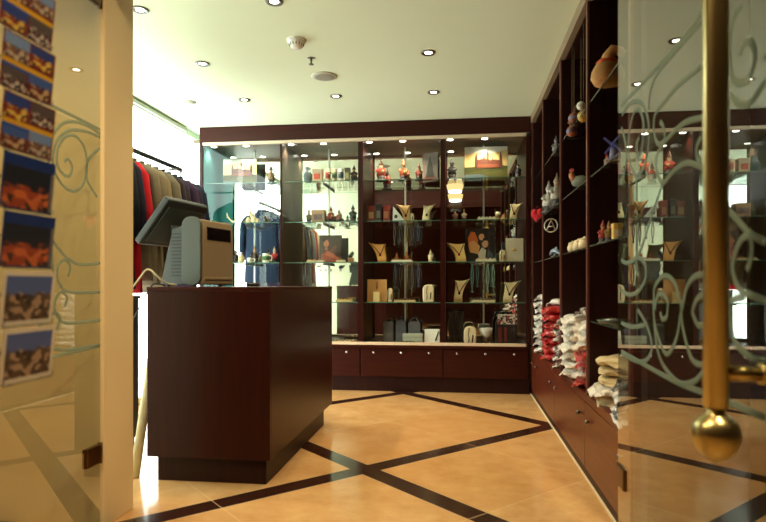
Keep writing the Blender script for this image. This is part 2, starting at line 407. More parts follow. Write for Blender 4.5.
for i in range(4):
    a, b = DIV[i]+.03, DIV[i+1]-.03; mid = (a+b)/2
    for z in SH:
        s_ = link('glass_shelf', MB().box(a, b, 5.925, YM-.012, z-.008, z), [SHELFG], **K)
        link('front_edge', MB().box(a, b, 5.921, 5.925, z-.008, z), EDGE, parent=s_, world=True)
    st = MB(); st.box(mid-.009, mid+.009, YM-.010, YM-.001, BASE, 2.503)
    link('shelf_standard', st, simple((214, 222, 214), .3, .6), **K)
    br = MB()
    for z in SH: br.box(mid-.004, mid+.004, 6.02, YM-.010, z-.024, z-.009)
    link('shelf_bracket', br, STEEL, **K)
    h0 = DIV[i]+.02; h1 = DIV[i+1]-.02
    link('sliding_pane', MB().box(h0, mid+.03, 5.862, 5.867, BASE+.028, 2.475), GLASS, **K)
    link('sliding_pane', MB().box(mid-.03, h1, 5.872, 5.877, BASE+.028, 2.475), GLASS, **K)
    for q in (.08, .5):
        x = DIV[i]+q*(DIV[i+1]-DIV[i])
        r_ = link('spotlight', MB().lathe([(.03, -.001), (.042, -.005), (.044, 0), (.03, 0)], 20, (x, 6.03, 2.503)), STEEL, **K)
        link('bulb', MB().lathe([(.0295, -.004), (.0295, -.001), (.01, 0)], 16, (x, 6.03, 2.503)), LAMP, parent=r_, world=True)
        lamp('SPOT', 'case_beam', (x, 6.01, 2.48), ((7, 7, 13, 13), (10, 10, 24, 22))[q > .1][i], (1, .82, .55) if i > 1 else (1, .9, .7), spot_size=R(125), spot_blend=.8, shadow_soft_size=.02)

# ------------------------------------------------------------------ right-hand shelving wall
rs = thing('wall_shelving', 'tall dark mahogany open shelving along the right wall with drawers below', 'shelving', (.87, 4.2, 0))
K = dict(parent=rs, world=True)
Y0, Y1 = 2.52, 5.84
link('plinth', MB().box(XR+.004, XB, Y0, Y1, 0, .045), MAHO_D, **K)
link('carcass', MB().box(XR+.016, XB, Y0, Y1, .045, BASE-.05), MAHO_LIT, **K)
link('base_top', MB().box(XR-.004, XB, Y0, Y1, BASE-.045, BASE), MAHO_LIT, bevel=.003, **K)
seams = [Y0, 3.41, 4.47, 5.53, Y1]
for i in range(4):
    a, b = seams[i]+.003, seams[i+1]-.003
    d = link('drawer', MB().box(XR, XR+.016, a, b, .05, BASE-.05), MAHO_LIT, bevel=.002, **K)
    for ky in ([a+.12, b-.12] if b-a > .5 else [(a+b)/2]):
        kn = MB(); kn.M = Matrix.Translation((XR, ky, .325)) @ Matrix.Rotation(R(-90), 4, 'Y')
        kn.lathe([(.005, 0), (.005, .01), (.012, .013), (.013, .018), (.008, .023)], 14)
        link('knob', kn, STEEL, parent=d, world=True)
link('back_panel', MB().box(XB, XB+.02, Y0, Y1, 0, H-.002), MAHO_D, **K)
link('cornice', MB().box(XR-.006, XR+.03, Y0, Y1, H-.075, H-.002), simple((140, 122, 96), .45), **K)
link('top_panel', MB().box(XR+.03, XB, Y0, Y1, H-.08, H-.05), MAHO_D, **K)
UP = [2.54, 3.36, 4.22, 5.10]
for y in UP+[5.82]:
    u = link('upright', MB().box(XR+.012, XB, y-.014, y+.014, BASE, H-.08), MAHO_D, **K)
    link('edge_strip', MB().box(XR, XR+.012, y-.016, y+.016, BASE, H-.08), simple((92, 50, 40), .35), parent=u, world=True)
RSH = [.86, 1.26, 1.63, 2.03]
yy = UP+[5.82]
for i in range(4):
    for z in RSH[0 if i == 0 else 1:]:
        s_ = link('glass_shelf', MB().box(XR+.014, XB-.005, yy[i]+.02, yy[i+1]-.02, z-.008, z), SHELFG, **K)
        link('front_edge', MB().box(XR+.010, XR+.014, yy[i]+.02, yy[i+1]-.02, z-.008, z), EDGE_D, parent=s_, world=True)
struct('trim_2', MB().box(XR-.006, XR+.003, Y0, 5.885, 0, .008), simple((222, 205, 170), .5))

# ------------------------------------------------------------------ sales counter
co = thing('sales_counter', 'dark mahogany sales counter standing on the tiled floor', 'counter', (-1.31, 3.79, 0))
K = dict(parent=co, world=True)
link('kick_plate', MB().box(-1.61, -1.006, 3.055, 4.41, 0, .135), MAHO_D, bevel=.002, **K)
link('front_panel', MB().box(-1.653, -.975, 3.02, 3.045, .135, 1.02), MAHO, bevel=.002, **K)
link('side_panel', MB().box(-1.0, -.975, 3.045, 4.535, .135, 1.02), MAHO, bevel=.002, **K)
link('side_panel', MB().box(-1.653, -1.628, 3.045, 4.535, .135, 1.02), MAHO, bevel=.002, **K)
link('rear_panel', MB().box(-1.653, -.975, 4.535, 4.56, .135, 1.02), MAHO, bevel=.002, **K)
link('bottom_panel', MB().box(-1.628, -1.0, 3.045, 4.535, .135, .155), MAHO_D, **K)
link('counter_top', MB().box(-1.655, -.973, 3.018, 4.562, 1.02, 1.04), MAHO_X, bevel=.002, **K)
# dark cupboard half hidden behind the pillar
t = thing('low_cupboard', 'black low cupboard half hidden between the pillar and the counter', 'cupboard', (-2.33, 3.55, 0))
link('body', MB().box(-.22, .22, -.18, .2, .05, .96), BLACK, t, bevel=.004); link('plinth', MB().box(-.2, .2, -.16, .18, 0, .05), BLACK, t)
link('top', MB().box(-.23, .23, -.19, .21, .96, .98), BLACK, t, bevel=.003)
m = MB(); m.tube([(0,0,0),(.045,.06,.5),(.075,.10,.86)], [.026,.024,.022], 16)
tag(link('paper_roll', m, simple((206, 196, 160), .7), loc=(-1.758, 3.08, .002)), 'pale roll of paper leaning beside the counter near the pillar', 'paper roll')

# ------------------------------------------------------------------ point of sale terminal
G1 = simple((52, 58, 56), .5, vary=.04); G2 = simple((70, 76, 71), .5, vary=.03); BEI = simple((132, 114, 86), .5, vary=.03); DK = simple((36, 39, 40), .45)
pos = thing('till_terminal', 'grey touch-screen till with tilted screen and beige back on the counter', 'cash register', (-1.575, 3.26, 1.04), R(-10))
def rrect(x0, x1, z0, z1, r, n=5):
    out = []
    for cx, cz, a0 in ((x1-r, z0+r, -90), (x1-r, z1-r, 0), (x0+r, z1-r, 90), (x0+r, z0+r, 180)):
        for k in range(n+1):
            a = R(a0+90*k/n); out.append((cx+r*math.cos(a), cz+r*math.sin(a)))
    return out
body = [(-.15, .012), (.08, .012), (.08, .36), (.0, .355), (-.07, .33), (-.105, .2)]
link('housing', MB().prism(body, .012, .335), G1, pos, bevel=.004)
for y0 in (0, .335):
    link('side_cheek', MB().prism(rrect(.0, .125, .008, .40, .05), y0, y0+.012 if y0 else .016), G2, pos, bevel=.004)
link('rear_cover', MB().prism([(.08, .012), (.135, .012), (.135, .33), (.12, .385), (.08, .39)], .018, .333), BEI, pos, bevel=.008)
link('display_window', MB().box(.130, .1385, .05, .30, .27, .345), simple((14, 12, 12), .15), pos, bevel=.003)
link('lower_ledge', MB().box(.13, .142, .03, .32, .04, .055), BEI, pos, bevel=.003)
v = MB()
for k in range(13): v.box(-.075, -.005, -.0015+.012, .0125, .06+k*.02, .068+k*.02)
for k in range(13): v.box(-.075, -.005, .009, .0125, .06+k*.02, .068+k*.02)
link('vent_slot', v, simple((30, 32, 32), .6), pos)
fe = MB()
for fx in (-.12, .06):
    for fy in (.04, .3): fe.lathe([(.012, 0), (.012, .012)], 10, (fx, fy, 0))
link('foot', fe, BLACK, pos)
sc_ = MB(); sc_.M = Matrix.Translation((-.185, .175, .385)) @ Matrix.Rotation(R(40), 4, 'Y')
sc_.box(-.022, .022, -.2, .2, -.165, .165)
so = link('screen', sc_, DK, pos, bevel=.01)
s2 = MB(); s2.M = sc_.M.copy(); s2.box(-.0245, -.021, -.18, .18, -.145, .145)
link('display', s2, simple((12, 14, 20), .1), so)
s3 = MB(); s3.M = sc_.M.copy(); s3.box(.022, .03, -.17, .17, -.13, .12); link('back_plate', s3, G1, so, bevel=.004)
link('neck', MB().prism([(-.135, .2), (-.06, .2), (-.055, .34), (-.15, .37)], .10, .25), G1, pos, bevel=.004)
cb = smooth_path([(-1.46, 3.40, 1.046), (-1.55, 3.2, 1.05), (-1.585, 3.10, 1.075), (-1.635, 3.06, 1.13), (-1.68, 3.045, 1.145), (-1.73, 3.03, 1.10), (-1.78, 3.02, 1.05), (-1.82, 3.04, 1.03), (-1.9, 3.12, 1.02), (-1.93, 3.3, .985)], 6)
cb = smooth_path([(-1.60, 3.25, 1.05), (-1.615, 3.16, 1.06), (-1.64, 3.10, 1.10), (-1.665, 3.085, 1.13), (-1.69, 3.075, 1.13), (-1.72, 3.07, 1.09), (-1.76, 3.06, 1.035), (-1.80, 3.08, 1.02), (-1.86, 3.14, 1.03), (-1.95, 3.35, .99)], 6)
tag(link('power_cable', MB().tube(cb, .005, 8), simple((196, 184, 150), .5)), 'beige cable looping over the left edge of the counter below the till', 'cable')
cb = smooth_path([(-1.64, 3.2, 1.048), (-1.665, 3.1, 1.05), (-1.70, 3.05, .95), (-1.75, 3.05, .86), (-1.82, 3.1, .82)], 6)
tag(link('data_cable', MB().tube(cb, .004, 8), BLACK), 'thin black cable hanging between the counter and the pillar', 'cable')
t = thing('card_reader', 'small black card reader lying beside the till on the counter', 'card reader', (-1.22, 3.46, 1.04), R(15))
link('case', MB().box(-.035, .035, -.06, .07, 0, .022), BLACK, t, bevel=.006); link('keypad', MB().box(-.025, .025, -.05, .01, .022, .025), simple((70, 70, 70), .5), t); link('screen', MB().box(-.026, .026, .02, .058, .022, .0245), simple((90, 110, 90), .2), t)

# ------------------------------------------------------------------ clothes rail on the left
RX, RZ = -2.52, 2.10
t = thing('clothes_rail', 'black wall-mounted clothes rail in front of the bright window', 'clothes rail', (XL, 4.3, 2.0))
K = dict(parent=t, world=True)
link('bar', MB().box(RX-.008, RX+.008, 3.1, 5.22, RZ-.018, RZ+.018), BLACK, bevel=.003, **K)
for y in (3.2, 4.2, 5.18):
    link('arm', MB().tube([(XL+.001, y, RZ+.0), (RX, y, RZ)], .01, 8), STEEL, **K)
link('end_stop', MB().tube([(RX, 5.20, RZ-.015), (RX, 5.20, RZ-.07)], .008, 8), STEEL, **K)
def garment(color, label, y, w=.25, ln=.95, thick=.04, sleeve=.6, seed=0):
    t = thing('hanging_garment', label, 'garment', (RX, y, RZ-.06), R(random.uniform(-1.5, 1.5)), 'clothes on the rail')
    rnd = random.Random(seed)
    ph = rnd.uniform(0, 6)
    m = MB()
    nz, na = 12, 20
    prof = [(0, .055, .022), (.025, .08, .03), (.06, w*.72, .034), (.10, w*.92, thick*.8), (.2, w*.86, thick), (.45, w*.84, thick), (.75, w*.9, thick*1.05), (1, w*.95, thick*1.1)]
    vs = []; fs = []
    for (d, hw, ht) in prof:
        zz = -.03-d*ln
        for i in range(na):
            a = 2*math.pi*i/na; rr = 1+.10*math.sin(5*a+ph+d*2)*min(1, d*3)
            vs.append((hw*math.cos(a), ht*rr*math.sin(a), zz))
    for k in range(len(prof)-1):
        for i in range(na):
            j = (i+1) % na; fs.append((k*na+i, k*na+j, (k+1)*na+j, (k+1)*na+i))
    fs.append(tuple(range(na))); fs.append(tuple((len(prof)-1)*na+i for i in range(na)))
    m.add(vs, fs, True)
    mat = simple(color, .85, vary=.25, scale=18, spec=.2)
    link('body', m, mat, t)
    for s in (-1, 1):
        link('sleeve', MB().tube([(s*w*.72, 0, -.03-.085*ln), (s*w*.95, 0, -.03-.16*ln), (s*w*1.08, .005, -.03-.4*ln), (s*w*1.1, .01, -.03-sleeve*ln)], [.036, .042, .040, .036], 10), mat, t)
    link('collar', MB().tube([(.05*math.cos(q), .025*math.sin(q), -.03+.004*math.cos(2*q)) for q in [2*math.pi*i/14 for i in range(14)]], .014, 6, True), mat, t)
    hk = MB(); hk.tube([(0, 0, -.02), (0, 0, .02)]+[(.026*math.sin(q), 0, .06-.026*math.cos(q)) for q in [R(a) for a in (20, 60, 110, 160, 200)]], .0028, 6)
    link('hanger_hook', hk, STEEL, t)
    return t
gs = [((22, 34, 54), 'denim-blue garment at the end of the rail nearest the glass cabinet'), ((40, 30, 52), 'dark purple checked garment next to the denim-blue one'), ((52, 36, 60), 'purple patterned garment third from the rail end'),
      ((44, 34, 48), 'dusky violet garment fourth from the rail end'), ((36, 30, 40), 'blackish violet garment fifth from the rail end'), ((98, 90, 74), 'taupe garment beside the violet ones'), ((118, 106, 82), 'light tan garment in the middle of the rail'), ((108, 98, 78), 'sand-brown garment among the tan ones'), ((104, 94, 76), 'greyish tan garment beside the red one'),
      ((176, 20, 34), 'bright red garment on the rail left of the till'), ((26, 26, 44), 'navy garment just left of the red one'), ((16, 16, 22), 'black garment beside the navy one near the pillar'), ((210, 200, 168), 'cream garment at the pillar edge'),
      ((60, 26, 24), 'maroon garment seen in the cabinet mirror'), ((110, 120, 126), 'blue-grey garment seen in the cabinet mirror'), ((214, 214, 200), 'white garment seen in the cabinet mirror'), ((150, 50, 40), 'brick-red garment seen in the cabinet mirror'), ((200, 190, 160), 'pale sand garment seen in the cabinet mirror')]
y = 5.12
for i, (c, l) in enumerate(gs):
    garment(c, l, y, .25+.012*(i % 3), .93+.03*((i*3) % 4), .038, .58+.04*(i % 3), i); y -= .112
# sockets on the inside of the front wall, seen in the mirror
for i, x in enumerate((-2.32, -2.23, -2.14, -1.98)):
    t = thing('wall_socket', 'white wall socket on the pale wall in the mirror, %s' % ('leftmost of the group of three', 'middle of the group of three', 'rightmost of the group of three', 'standing apart to the right')[i], 'socket', (x, YJ1+.006, 1.30), 0, 'wall sockets')
    link('plate', MB().box(-.04, .04, 0, .01, -.04, .04), WHITE, t, bevel=.003)
    link('insert', MB().box(-.02, .02, .01, .0115, -.02, .02), simple((150, 150, 140), .5), t)

# ------------------------------------------------------------------ glass doors with etched scrollwork
DXL, DXR, DYH = -1.528, .61, 2.395
def unproj(px, py, X):
    a = (px-383)/600
    # (C X + S Y) = a (-S X + C Y)
    Y = (C_*X + a*S_*X)/(a*C_-S_); zc = -S_*X+C_*Y
    return Y, CH-(py-285)*zc/600
def ribbon(mb, pts, X, side, w, n=5):
    P = [Vector((p[0], p[1], 0)) for p in pts]
    P = smooth_path([(q[0], q[1], 0) for q in [unproj(p[0], p[1], X)+(0,) for p in pts]], n)
    K = len(P); vs = []; fs = []
    for k in range(K):
        t = (P[min(k+1, K-1)]-P[max(k-1, 0)]); t.normalize(); nrm = Vector((-t.y, t.x, 0))
        ww = w
        for s, dx in ((-1, 0), (-.5, .0012), (.5, .0012), (1, 0)):
            q = P[k]+nrm*ww*s*.5; vs.append((X+side*(dx+.0002), q.x, q.y))
    for k in range(K-1):
        for i in range(4):
            j = (i+1) % 4; fs.append((k*4+i, k*4+j, k*4+4+j, k*4+4+i))
    fs.append((0, 1, 2, 3)); fs.append(tuple((K-1)*4+i for i in range(4)))
    mb.add(vs, fs, True)
def glass_door(name_label, X, side, yfree):
    d = thing('glass_door', name_label, 'glass door', (X, DYH, 0))
    p = link('pane', MB().box(X-.005, X+.005, yfree, DYH, .012, 2.34), DOORG, d, world=True)
    for z in (.33, 2.28):
        h = link('hinge', MB().box(X-.013, X+.013, DYH-.10, DYH-.006, z-.04, z+.04), BRONZE, d, world=True, bevel=.004)
        link('pivot', MB().lathe([(.010, -.044), (.010, .044)], 12, (X, DYH+.006, z)), BRONZE, parent=h, world=True)
    return d, p
dL, pL = glass_door('left glass door with etched scrolls, hinged on the cream pillar, opened outwards', DXL, 1, 1.21)
dR, pR = glass_door('right glass door with etched scrolls and a brass pull handle, opened outwards', DXR, -1, 1.20)
RT = [[(701,14.7),(678,44),(646.6,79),(621.5,105)], [(701,23),(674,52.7),(656,75.8),(649.8,94.8),(648.7,109.5)],
 [(701,66),(678,86),(664.5,102),(655,114.7),(654,131.6),(658,144),(664.5,140),(663.4,127.4),(660.3,122)],
 [(741.4,6.3),(733,21),(729.8,42),(730.8,69.5),(737,83),(747.7,80),(754,65),(755,50.5),(749.8,41),(743.5,45),(740,54.8)],
 [(729.8,92.7),(739,104),(752,101),(766,80)],
 [(622,114.7),(629.7,104),(640,102),(647.6,117),(648.7,142),(644.5,165),(636,175.8),(629.7,161),(628.7,138),(633,114.7),(639,109.5),(643.4,123),(642.4,146),(638,157),(636,146),(639,138)],
 [(621.5,128),(624.5,138),(626.6,157),(623.4,178),(621.5,184)],
 [(715,115),(701,118),(684.5,123),(669.8,136),(659,150.5),(656,163),(658,176),(663.4,183),(674,170.6),(686.6,163),(701,167),(712,174)],
 [(701,138),(697,146),(697,157),(701,161)], [(664,180),(657,200),(646.6,231.6),(638,255.8),(627.6,263),(621.5,260)],
 [(638,257),(644.5,263),(645.5,278),(639,290.5),(629.7,294.8),(621.5,290.5)], [(637,259),(636,269.5),(639,275.8)],
 [(655,309.5),(654,290.6),(659,280),(665.5,275.8),(674,282),(680,301),(682.4,311)], [(653.5,300),(655,325),(665.5,353.7),(676,340),(681,312.6),(682.4,307),(686.6,288),(693,278),(701,274.8),(712,278)],
 [(655,309.5),(657,297),(662.4,293.7),(667.6,301),(667.6,309.5),(666.6,316.8),(662.4,319),(660.3,312.6)],
 [(681,300),(682.4,325),(690.8,356.9),(701,365),(712,362)], [(708,294),(701,295.8),(696,301),(693,309.5),(693,314),(698,325),(704,325)],
 [(722,206),(730.8,212.6),(749.8,233.7),(766,242)], [(750,233.7),(752,248),(749.8,263),(746.6,269.5)],
 [(749.8,234.7),(741,240),(734,257),(733,271.6),(739,288.5),(749.8,294.8),(766,301)],
 [(745,296),(731,301),(730,312),(731,325),(735,342),(750,357),(766,361)],
 [(621.5,351.6),(672,380),(703.5,392.7),(730,403),(766,418)], [(621.5,353),(636,361),(646.6,360),(652,346),(646.6,325),(638,310)], [(621.5,323),(632,327),(644.5,325)],
 [(653,300),(655,331.6),(661,361),(678,382),(693,382),(703.5,371.6),(712,360)],
 [(701,14.7),(712,4),(724,-10),(745,-40)], [(701,66),(715,56),(730,42)]]
m = MB()
for p in RT: ribbon(m, p, DXR-.005, -1, .017)
link('etched_scroll', m, ETCH, parent=pR, world=True)
LT = [[(40,100),(73,116),(100,129.8)], [(100,134),(90,127),(76,122),(62,124),(51,139),(48,160),(52,180)],
 [(100,137),(84,131),(68,131),(57,141),(53,158),(56,175),(66,188),(76,191),(84,182),(87,165),(84,147),(75,136),(65,137),(58,148),(57,163),(62,173),(69,176),(72,167),(68,159),(64,162)],
 [(100,148),(88,160),(87,179),(97,197)], [(36,220),(48,234),(64,255),(79,264.5),(100,263)],
 [(68,277),(70,266),(64,260),(57.6,267.6),(59,283),(70,292),(100,292)], [(64,307),(67,298),(61,292),(55,301),(56,313.5),(67,323),(100,320)],
 [(40,345),(64,350),(100,345)], [(30,362),(48,358),(100,346)], [(46,225),(53,268),(48,301),(38,330)],
 [(56,330),(60,318),(53,313),(46,322)]]
m = MB()
for p in LT: ribbon(m, p, DXL+.005, 1, .014)
link('etched_scroll', m, ETCH, parent=pL, world=True)
# brass pull handle
hx, hy = .514, 1.285
hd = link('pull_handle', MB().lathe([(.020, .801), (.0235, .806), (.0235, 2.02), (.022, 2.027)], 32, (hx, hy, 0)), BRASS, parent=dR, world=True); hd['label'] = 'tall brass pull handle'
m = MB(); m.lathe([(.010, -.052), (.024, -.043), (.036, -.030), (.044, -.012), (.046, .004), (.043, .020), (.034, .034), (.020, .042), (.0165, .047), (.0165, .056)], 32, (hx, hy, .747))
m.lathe([(.022, 2.02), (.018, 2.03), (.030, 2.045), (.044, 2.07), (.040, 2.1), (.02, 2.12), (.004, 2.125)], 32, (hx, hy, 0))
link('ball_finial', m, BRASS, parent=hd, world=True)
m = MB()
for z in (.872, 1.93):
    m.tube([(hx+.02, hy, z), (DXR-.012, hy, z)], .0155, 16); m.tube([(DXR-.014, hy, z), (DXR-.0055, hy, z)], .022, 16)
link('standoff', m, BRASS, parent=hd, world=True)

# ------------------------------------------------------------------ postcard rack
t = thing('postcard_rack', 'wire postcard rack at the left edge in front of the glass door', 'postcard rack', (-1.0, 1.0, 0))
K = dict(parent=t, world=True)
link('pole', MB().lathe([(.012, .03), (.012, 1.9)], 12, (-1.0, 1.0, 0)), STEEL, **K)
m = MB()
for k in range(4):
    a = R(45+90*k); m.tube([(-1.0, 1.0, .03), (-1.0+.22*math.cos(a), 1.0+.22*math.sin(a), .012)], .01, 8)
link('base', m, STEEL, **K)
PX, PY0, PY1 = -.903, 1.08, 1.232
ROWS = [1.685, 1.563, 1.442, 1.322, 1.203, 1.083, .966]
for i, z in enumerate(ROWS):
    m = MB(); zb = z-.118
    m.tube([(PX+.010, PY0+.004, zb+.012), (PX+.006, PY0+.004, zb), (PX+.006, PY1-.004, zb), (PX+.010, PY1-.004, zb+.012)], .0013, 6)
    for yv in (PY0+.03, PY1-.03): m.tube([(PX+.006, yv, zb), (PX-.012, yv, zb), (PX-.002, yv, zb+.07)], .0013, 6)
    m.tube([(PX-.002, PY0+.02, zb+.065), (PX-.002, PY1-.02, zb+.065)], .0013, 6)
    m.tube([(PX-.002, PY0+.03, zb+.065), (-1.0, 1.0, zb+.065)], .002, 6)
    link('wire_pocket', m, STEEL, **K)
pm_multi = [print_mat('print_a', (70, 100, 170), (200, 170, 130), (110, 50, 40), (60, 44, 40), 7), print_mat('print_b', (120, 150, 200), (190, 180, 160), (130, 80, 60), (70, 60, 60), 8), print_mat('print_c', (50, 70, 140), (220, 190, 90), (150, 60, 40), (60, 60, 50), 7), print_mat('print_d', (90, 80, 80), (200, 190, 180), (90, 50, 50), (40, 30, 30), 9)]
pm_red = print_mat('print_harbour', (34, 40, 52), (206, 110, 64), (160, 72, 46), (60, 48, 38), 6, .5)
pm_city = print_mat('print_palace', (84, 108, 172), (176, 150, 126), (92, 74, 58), (58, 48, 46), 8, .6)
BLUE = simple((24, 52, 120), .4); CARDW = simple((232, 224, 206), .5)
desc = ['multi-view postcard at the top of the wire rack', 'multi-view postcard second from the top of the rack', 'multi-view postcard third from the top of the rack',
        'blue-topped postcard with red roofs, the upper of the two alike', 'blue-topped postcard with red roofs, the lower of the two alike', 'white-bordered postcard of a street under blue sky, upper of two', 'white-bordered postcard of a street under blue sky, lowest on the rack']
for i, z in enumerate(ROWS):
    t = thing('postcard', desc[i], 'postcard', (PX+.001, PY0, z-.116), 0, 'postcards on the rack')
    Mx = Matrix.Rotation(R(6), 4, 'Y')
    def q(mb_, y0, y1, z0, z1, d0, d1):
        mb_.M = Mx; mb_.box(d0, d1, y0, y1, z0, z1); return mb_
    hgt = .112
    kind = 0 if i < 3 else 1 if i < 5 else 2
    link('card', q(MB(), 0, .152, 0, hgt, 0, .0012), [CARDW, CARDW, CARDW][kind] if kind == 2 else (BLUE if kind else simple((120, 40, 40), .4)), t)
    if kind == 0:
        for a, (y0, y1, z0, z1) in enumerate(((.003, .073, .06, .109), (.077, .147, .066, .109), (.003, .073, .003, .044), (.077, .147, .003, .05))):
            link('picture', q(MB(), y0, y1, z0, z1, .0012, .0018), pm_multi[(a+i) % 4], t)
        link('title_band', q(MB(), 0, .15, .05, .060, .0012, .0016), simple((220, 170, 40), .4), t)
        link('title_band', q(MB(), 0, .15, .044, .05, .0012, .0016), simple((40, 80, 170), .4), t)
    elif kind == 1:
        link('picture', q(MB(), .004, .138, .003, .088, .0012, .0018), pm_red, t)
        link('border', q(MB(), .141, .15, .003, .088, .0012, .0016), simple((120, 116, 110), .4), t)
    else:
        link('picture', q(MB(), .008, .142, .010, .102, .0012, .0018), pm_city, t)

# ------------------------------------------------------------------ goods: builders
def front(px, zrow, yoff=.16):
    """world x of a point seen at photo column px on a shelf, yoff behind the glass"""
    Y = YF+yoff; a = (px-383)/600
    return (a*C_*Y - S_*Y)/(C_+a*S_), Y, zrow
def bay(i): return ('first', 'second', 'third', 'fourth')[i]
SN = {.88: 'lowest glass shelf', 1.28: 'second glass shelf from the bottom', 1.69: 'third glass shelf from the bottom', 2.10: 'top glass shelf', BASE: 'cabinet floor'}
def necklace_stand(label, loc, w=.17, h=.2, color=(226, 206, 158), cord=(30, 20, 18), pend=(70, 30, 20), rz=0, flip=1, bez=None):
    t = thing('necklace_stand', label, 'necklace display', loc, rz, 'necklace display stands')
    mat = simple(color, .55, vary=.04)
    L0 = [(-.26, 0), (-.28, .25), (-.34, .55), (-.44, .8), (-.52, .97), (-.30, 1.0), (0, .93), (.3, .97), (.52, 1.0), (.40, .7), (.34, .4), (.32, 0)]
    pts = [(flip*a*w, b*h) for a, b in L0]
    lean = lambda x, z: (.25*z + 1.2*x*x)
    m = MB(); n = len(pts); vs = []; fs = []
    # curved board: strip columns between left and right outlines
    left = [(-.05, 0), (-.09, .2), (-.19, .48), (-.38, .75), (-.64, 1.0)]; right = [(.46, 0), (.43, .25), (.37, .5), (.33, .75), (.38, .92)]
    nc = 8
    for side in (0, .010):
        for (l, r) in zip(left, right):
            for c in range(nc+1):
                f = c/nc; x = flip*(l[0]+(r[0]-l[0])*f)*w; z = (l[1]+(r[1]-l[1])*f)*h
                if l[1] > .9: z -= .06*h*math.sin(math.pi*f)
                vs.append((x, lean(x, z)+side, z))
    rows = len(left); B = rows*(nc+1)
    idx = lambda s, r, c: s*B+r*(nc+1)+c
    for r in range(rows-1):
        for c in range(nc):
            fs.append((idx(0,r,c), idx(0,r,c+1), idx(0,r+1,c+1), idx(0,r+1,c))); fs.append((idx(1,r,c), idx(1,r+1,c), idx(1,r+1,c+1), idx(1,r,c+1)))
    for r in range(rows-1):
        fs.append((idx(0,r,0), idx(0,r+1,0), idx(1,r+1,0), idx(1,r,0))); fs.append((idx(0,r,nc), idx(1,r,nc), idx(1,r+1,nc), idx(0,r+1,nc)))
    for c in range(nc):
        fs.append((idx(0,0,c), idx(1,0,c), idx(1,0,c+1), idx(0,0,c+1))); fs.append((idx(0,rows-1,c), idx(0,rows-1,c+1), idx(1,rows-1,c+1), idx(1,rows-1,c)))
    m.add(vs, fs, True); link('board', m, mat, t)
    link('easel_leg', MB().add([(-.02, lean(0, .6*h)+.008, .6*h), (.02, lean(0, .6*h)+.008, .6*h), (.02, .10, 0), (-.02, .10, 0), (-.02, lean(0, .6*h)+.012, .6*h), (.02, lean(0, .6*h)+.012, .6*h), (.02, .104, 0), (-.02, .104, 0)], [(0,1,2,3),(4,7,6,5),(0,4,5,1),(1,5,6,2),(2,6,7,3),(3,7,4,0)]), mat, t)
    pz = .42*h
    cp = smooth_path([(x*flip, lean(x*flip, z)-.003, z) for x, z in ((-.50*w, .94*h), (-.18*w, .68*h), (.08*w, pz), (.22*w, .66*h), (.32*w, .89*h))], 5)
    nk = link('necklace', MB().tube(cp, .0048, 6), simple(cord, .4), t)
    link('pendant', MB().ball((flip*.08*w, lean(0, pz)-.006, pz-.012), (.012, .005, .015), 10, 6), simple(pend, .25, vary=.3), parent=nk)
    return t
def block_stand(label, loc, w=.10, h=.17, color=(222, 208, 170), rz=0):
    t = thing('jewellery_stand', label, 'jewellery stand', loc, rz, 'ivory jewellery stands')
    link('body', MB().prism([(-w*.46, 0), (w*.46, 0), (w*.5, h*.5), (w*.48, h*.86), (w*.3, h*.97), (0, h), (-w*.34, h*.95), (-w*.48, h*.78), (-w*.5, h*.4)], -.035, .035), simple(color, .55, vary=.04), t, bevel=.01)
    link('bracelet', MB().tube(smooth_path([(-.01, -.0375, h*.9), (-.018, -.0375, h*.6), (-.012, -.0375, h*.3), (-.02, -.0375, h*.12)], 4), .0035, 6), simple((40, 30, 24), .4), t)
    link('clasp', MB().tube([(w*.22, -.0375, h*.55), (w*.16, -.0375, h*.16)], .006, 6), simple((70, 56, 40), .35, .6), t)
    return t
def figurine(label, loc, h, robe, face=(206, 160, 120), hat=(150, 30, 26), base=(40, 30, 26), prop=None, rz=0, bt=.22, group='folk figurines in the cabinet', name='figurine', beard=None):
    t = thing(name, label, 'figurine', loc, rz, group); k = h
    link('base', MB().lathe([(.24*k, 0), (.25*k, .02*k), (.2*k, .05*k), (.15*k, .06*k+bt*k*.3), (.18*k, bt*k)], 14), simple(base, .5), t)
    b0 = bt*k
    link('robe', MB().lathe([(.17*k, b0), (.2*k, b0+.05*k), (.17*k, b0+.18*k), (.15*k, b0+.28*k), (.10*k, b0+.37*k), (.05*k, b0+.42*k)], 14, sy=.85), simple(robe, .6, vary=.3, scale=60), t)
    hz = b0+.47*k
    hd_ = link('head', MB().ball((0, -.01*k, hz), (.085*k, .085*k, .095*k), 12, 8), simple(face, .6), t)
    link('nose', MB().ball((0, -.095*k, hz), .018*k, 6, 5), simple(face, .6), parent=hd_)
    if beard: link('beard', MB().ball((0, -.055*k, hz-.075*k), (.075*k, .05*k, .09*k), 10, 6), simple(beard, .8), parent=hd_)
    link('hat', MB().lathe([(.11*k, hz+.035*k), (.10*k, hz+.06*k), (.075*k, hz+.12*k), (.03*k, min(k-.012*k, hz+.22*k)), (.01*k, k)], 12), simple(hat, .6, vary=.2), t)
    for s in (-1, 1):
        link('arm', MB().tube([(s*.11*k, 0, b0+.34*k), (s*.19*k, -.03*k, b0+.24*k), (s*.15*k, -.12*k, b0+.20*k)], [.05*k, .045*k, .035*k], 8), simple(robe, .6, vary=.3, scale=60), t)
    if prop: link('bundle', MB().ball((.1*k, -.15*k, b0+.18*k), (.075*k, .06*k, .075*k), 8, 6), simple(prop, .6, vary=.35, scale=80), t)
    return t
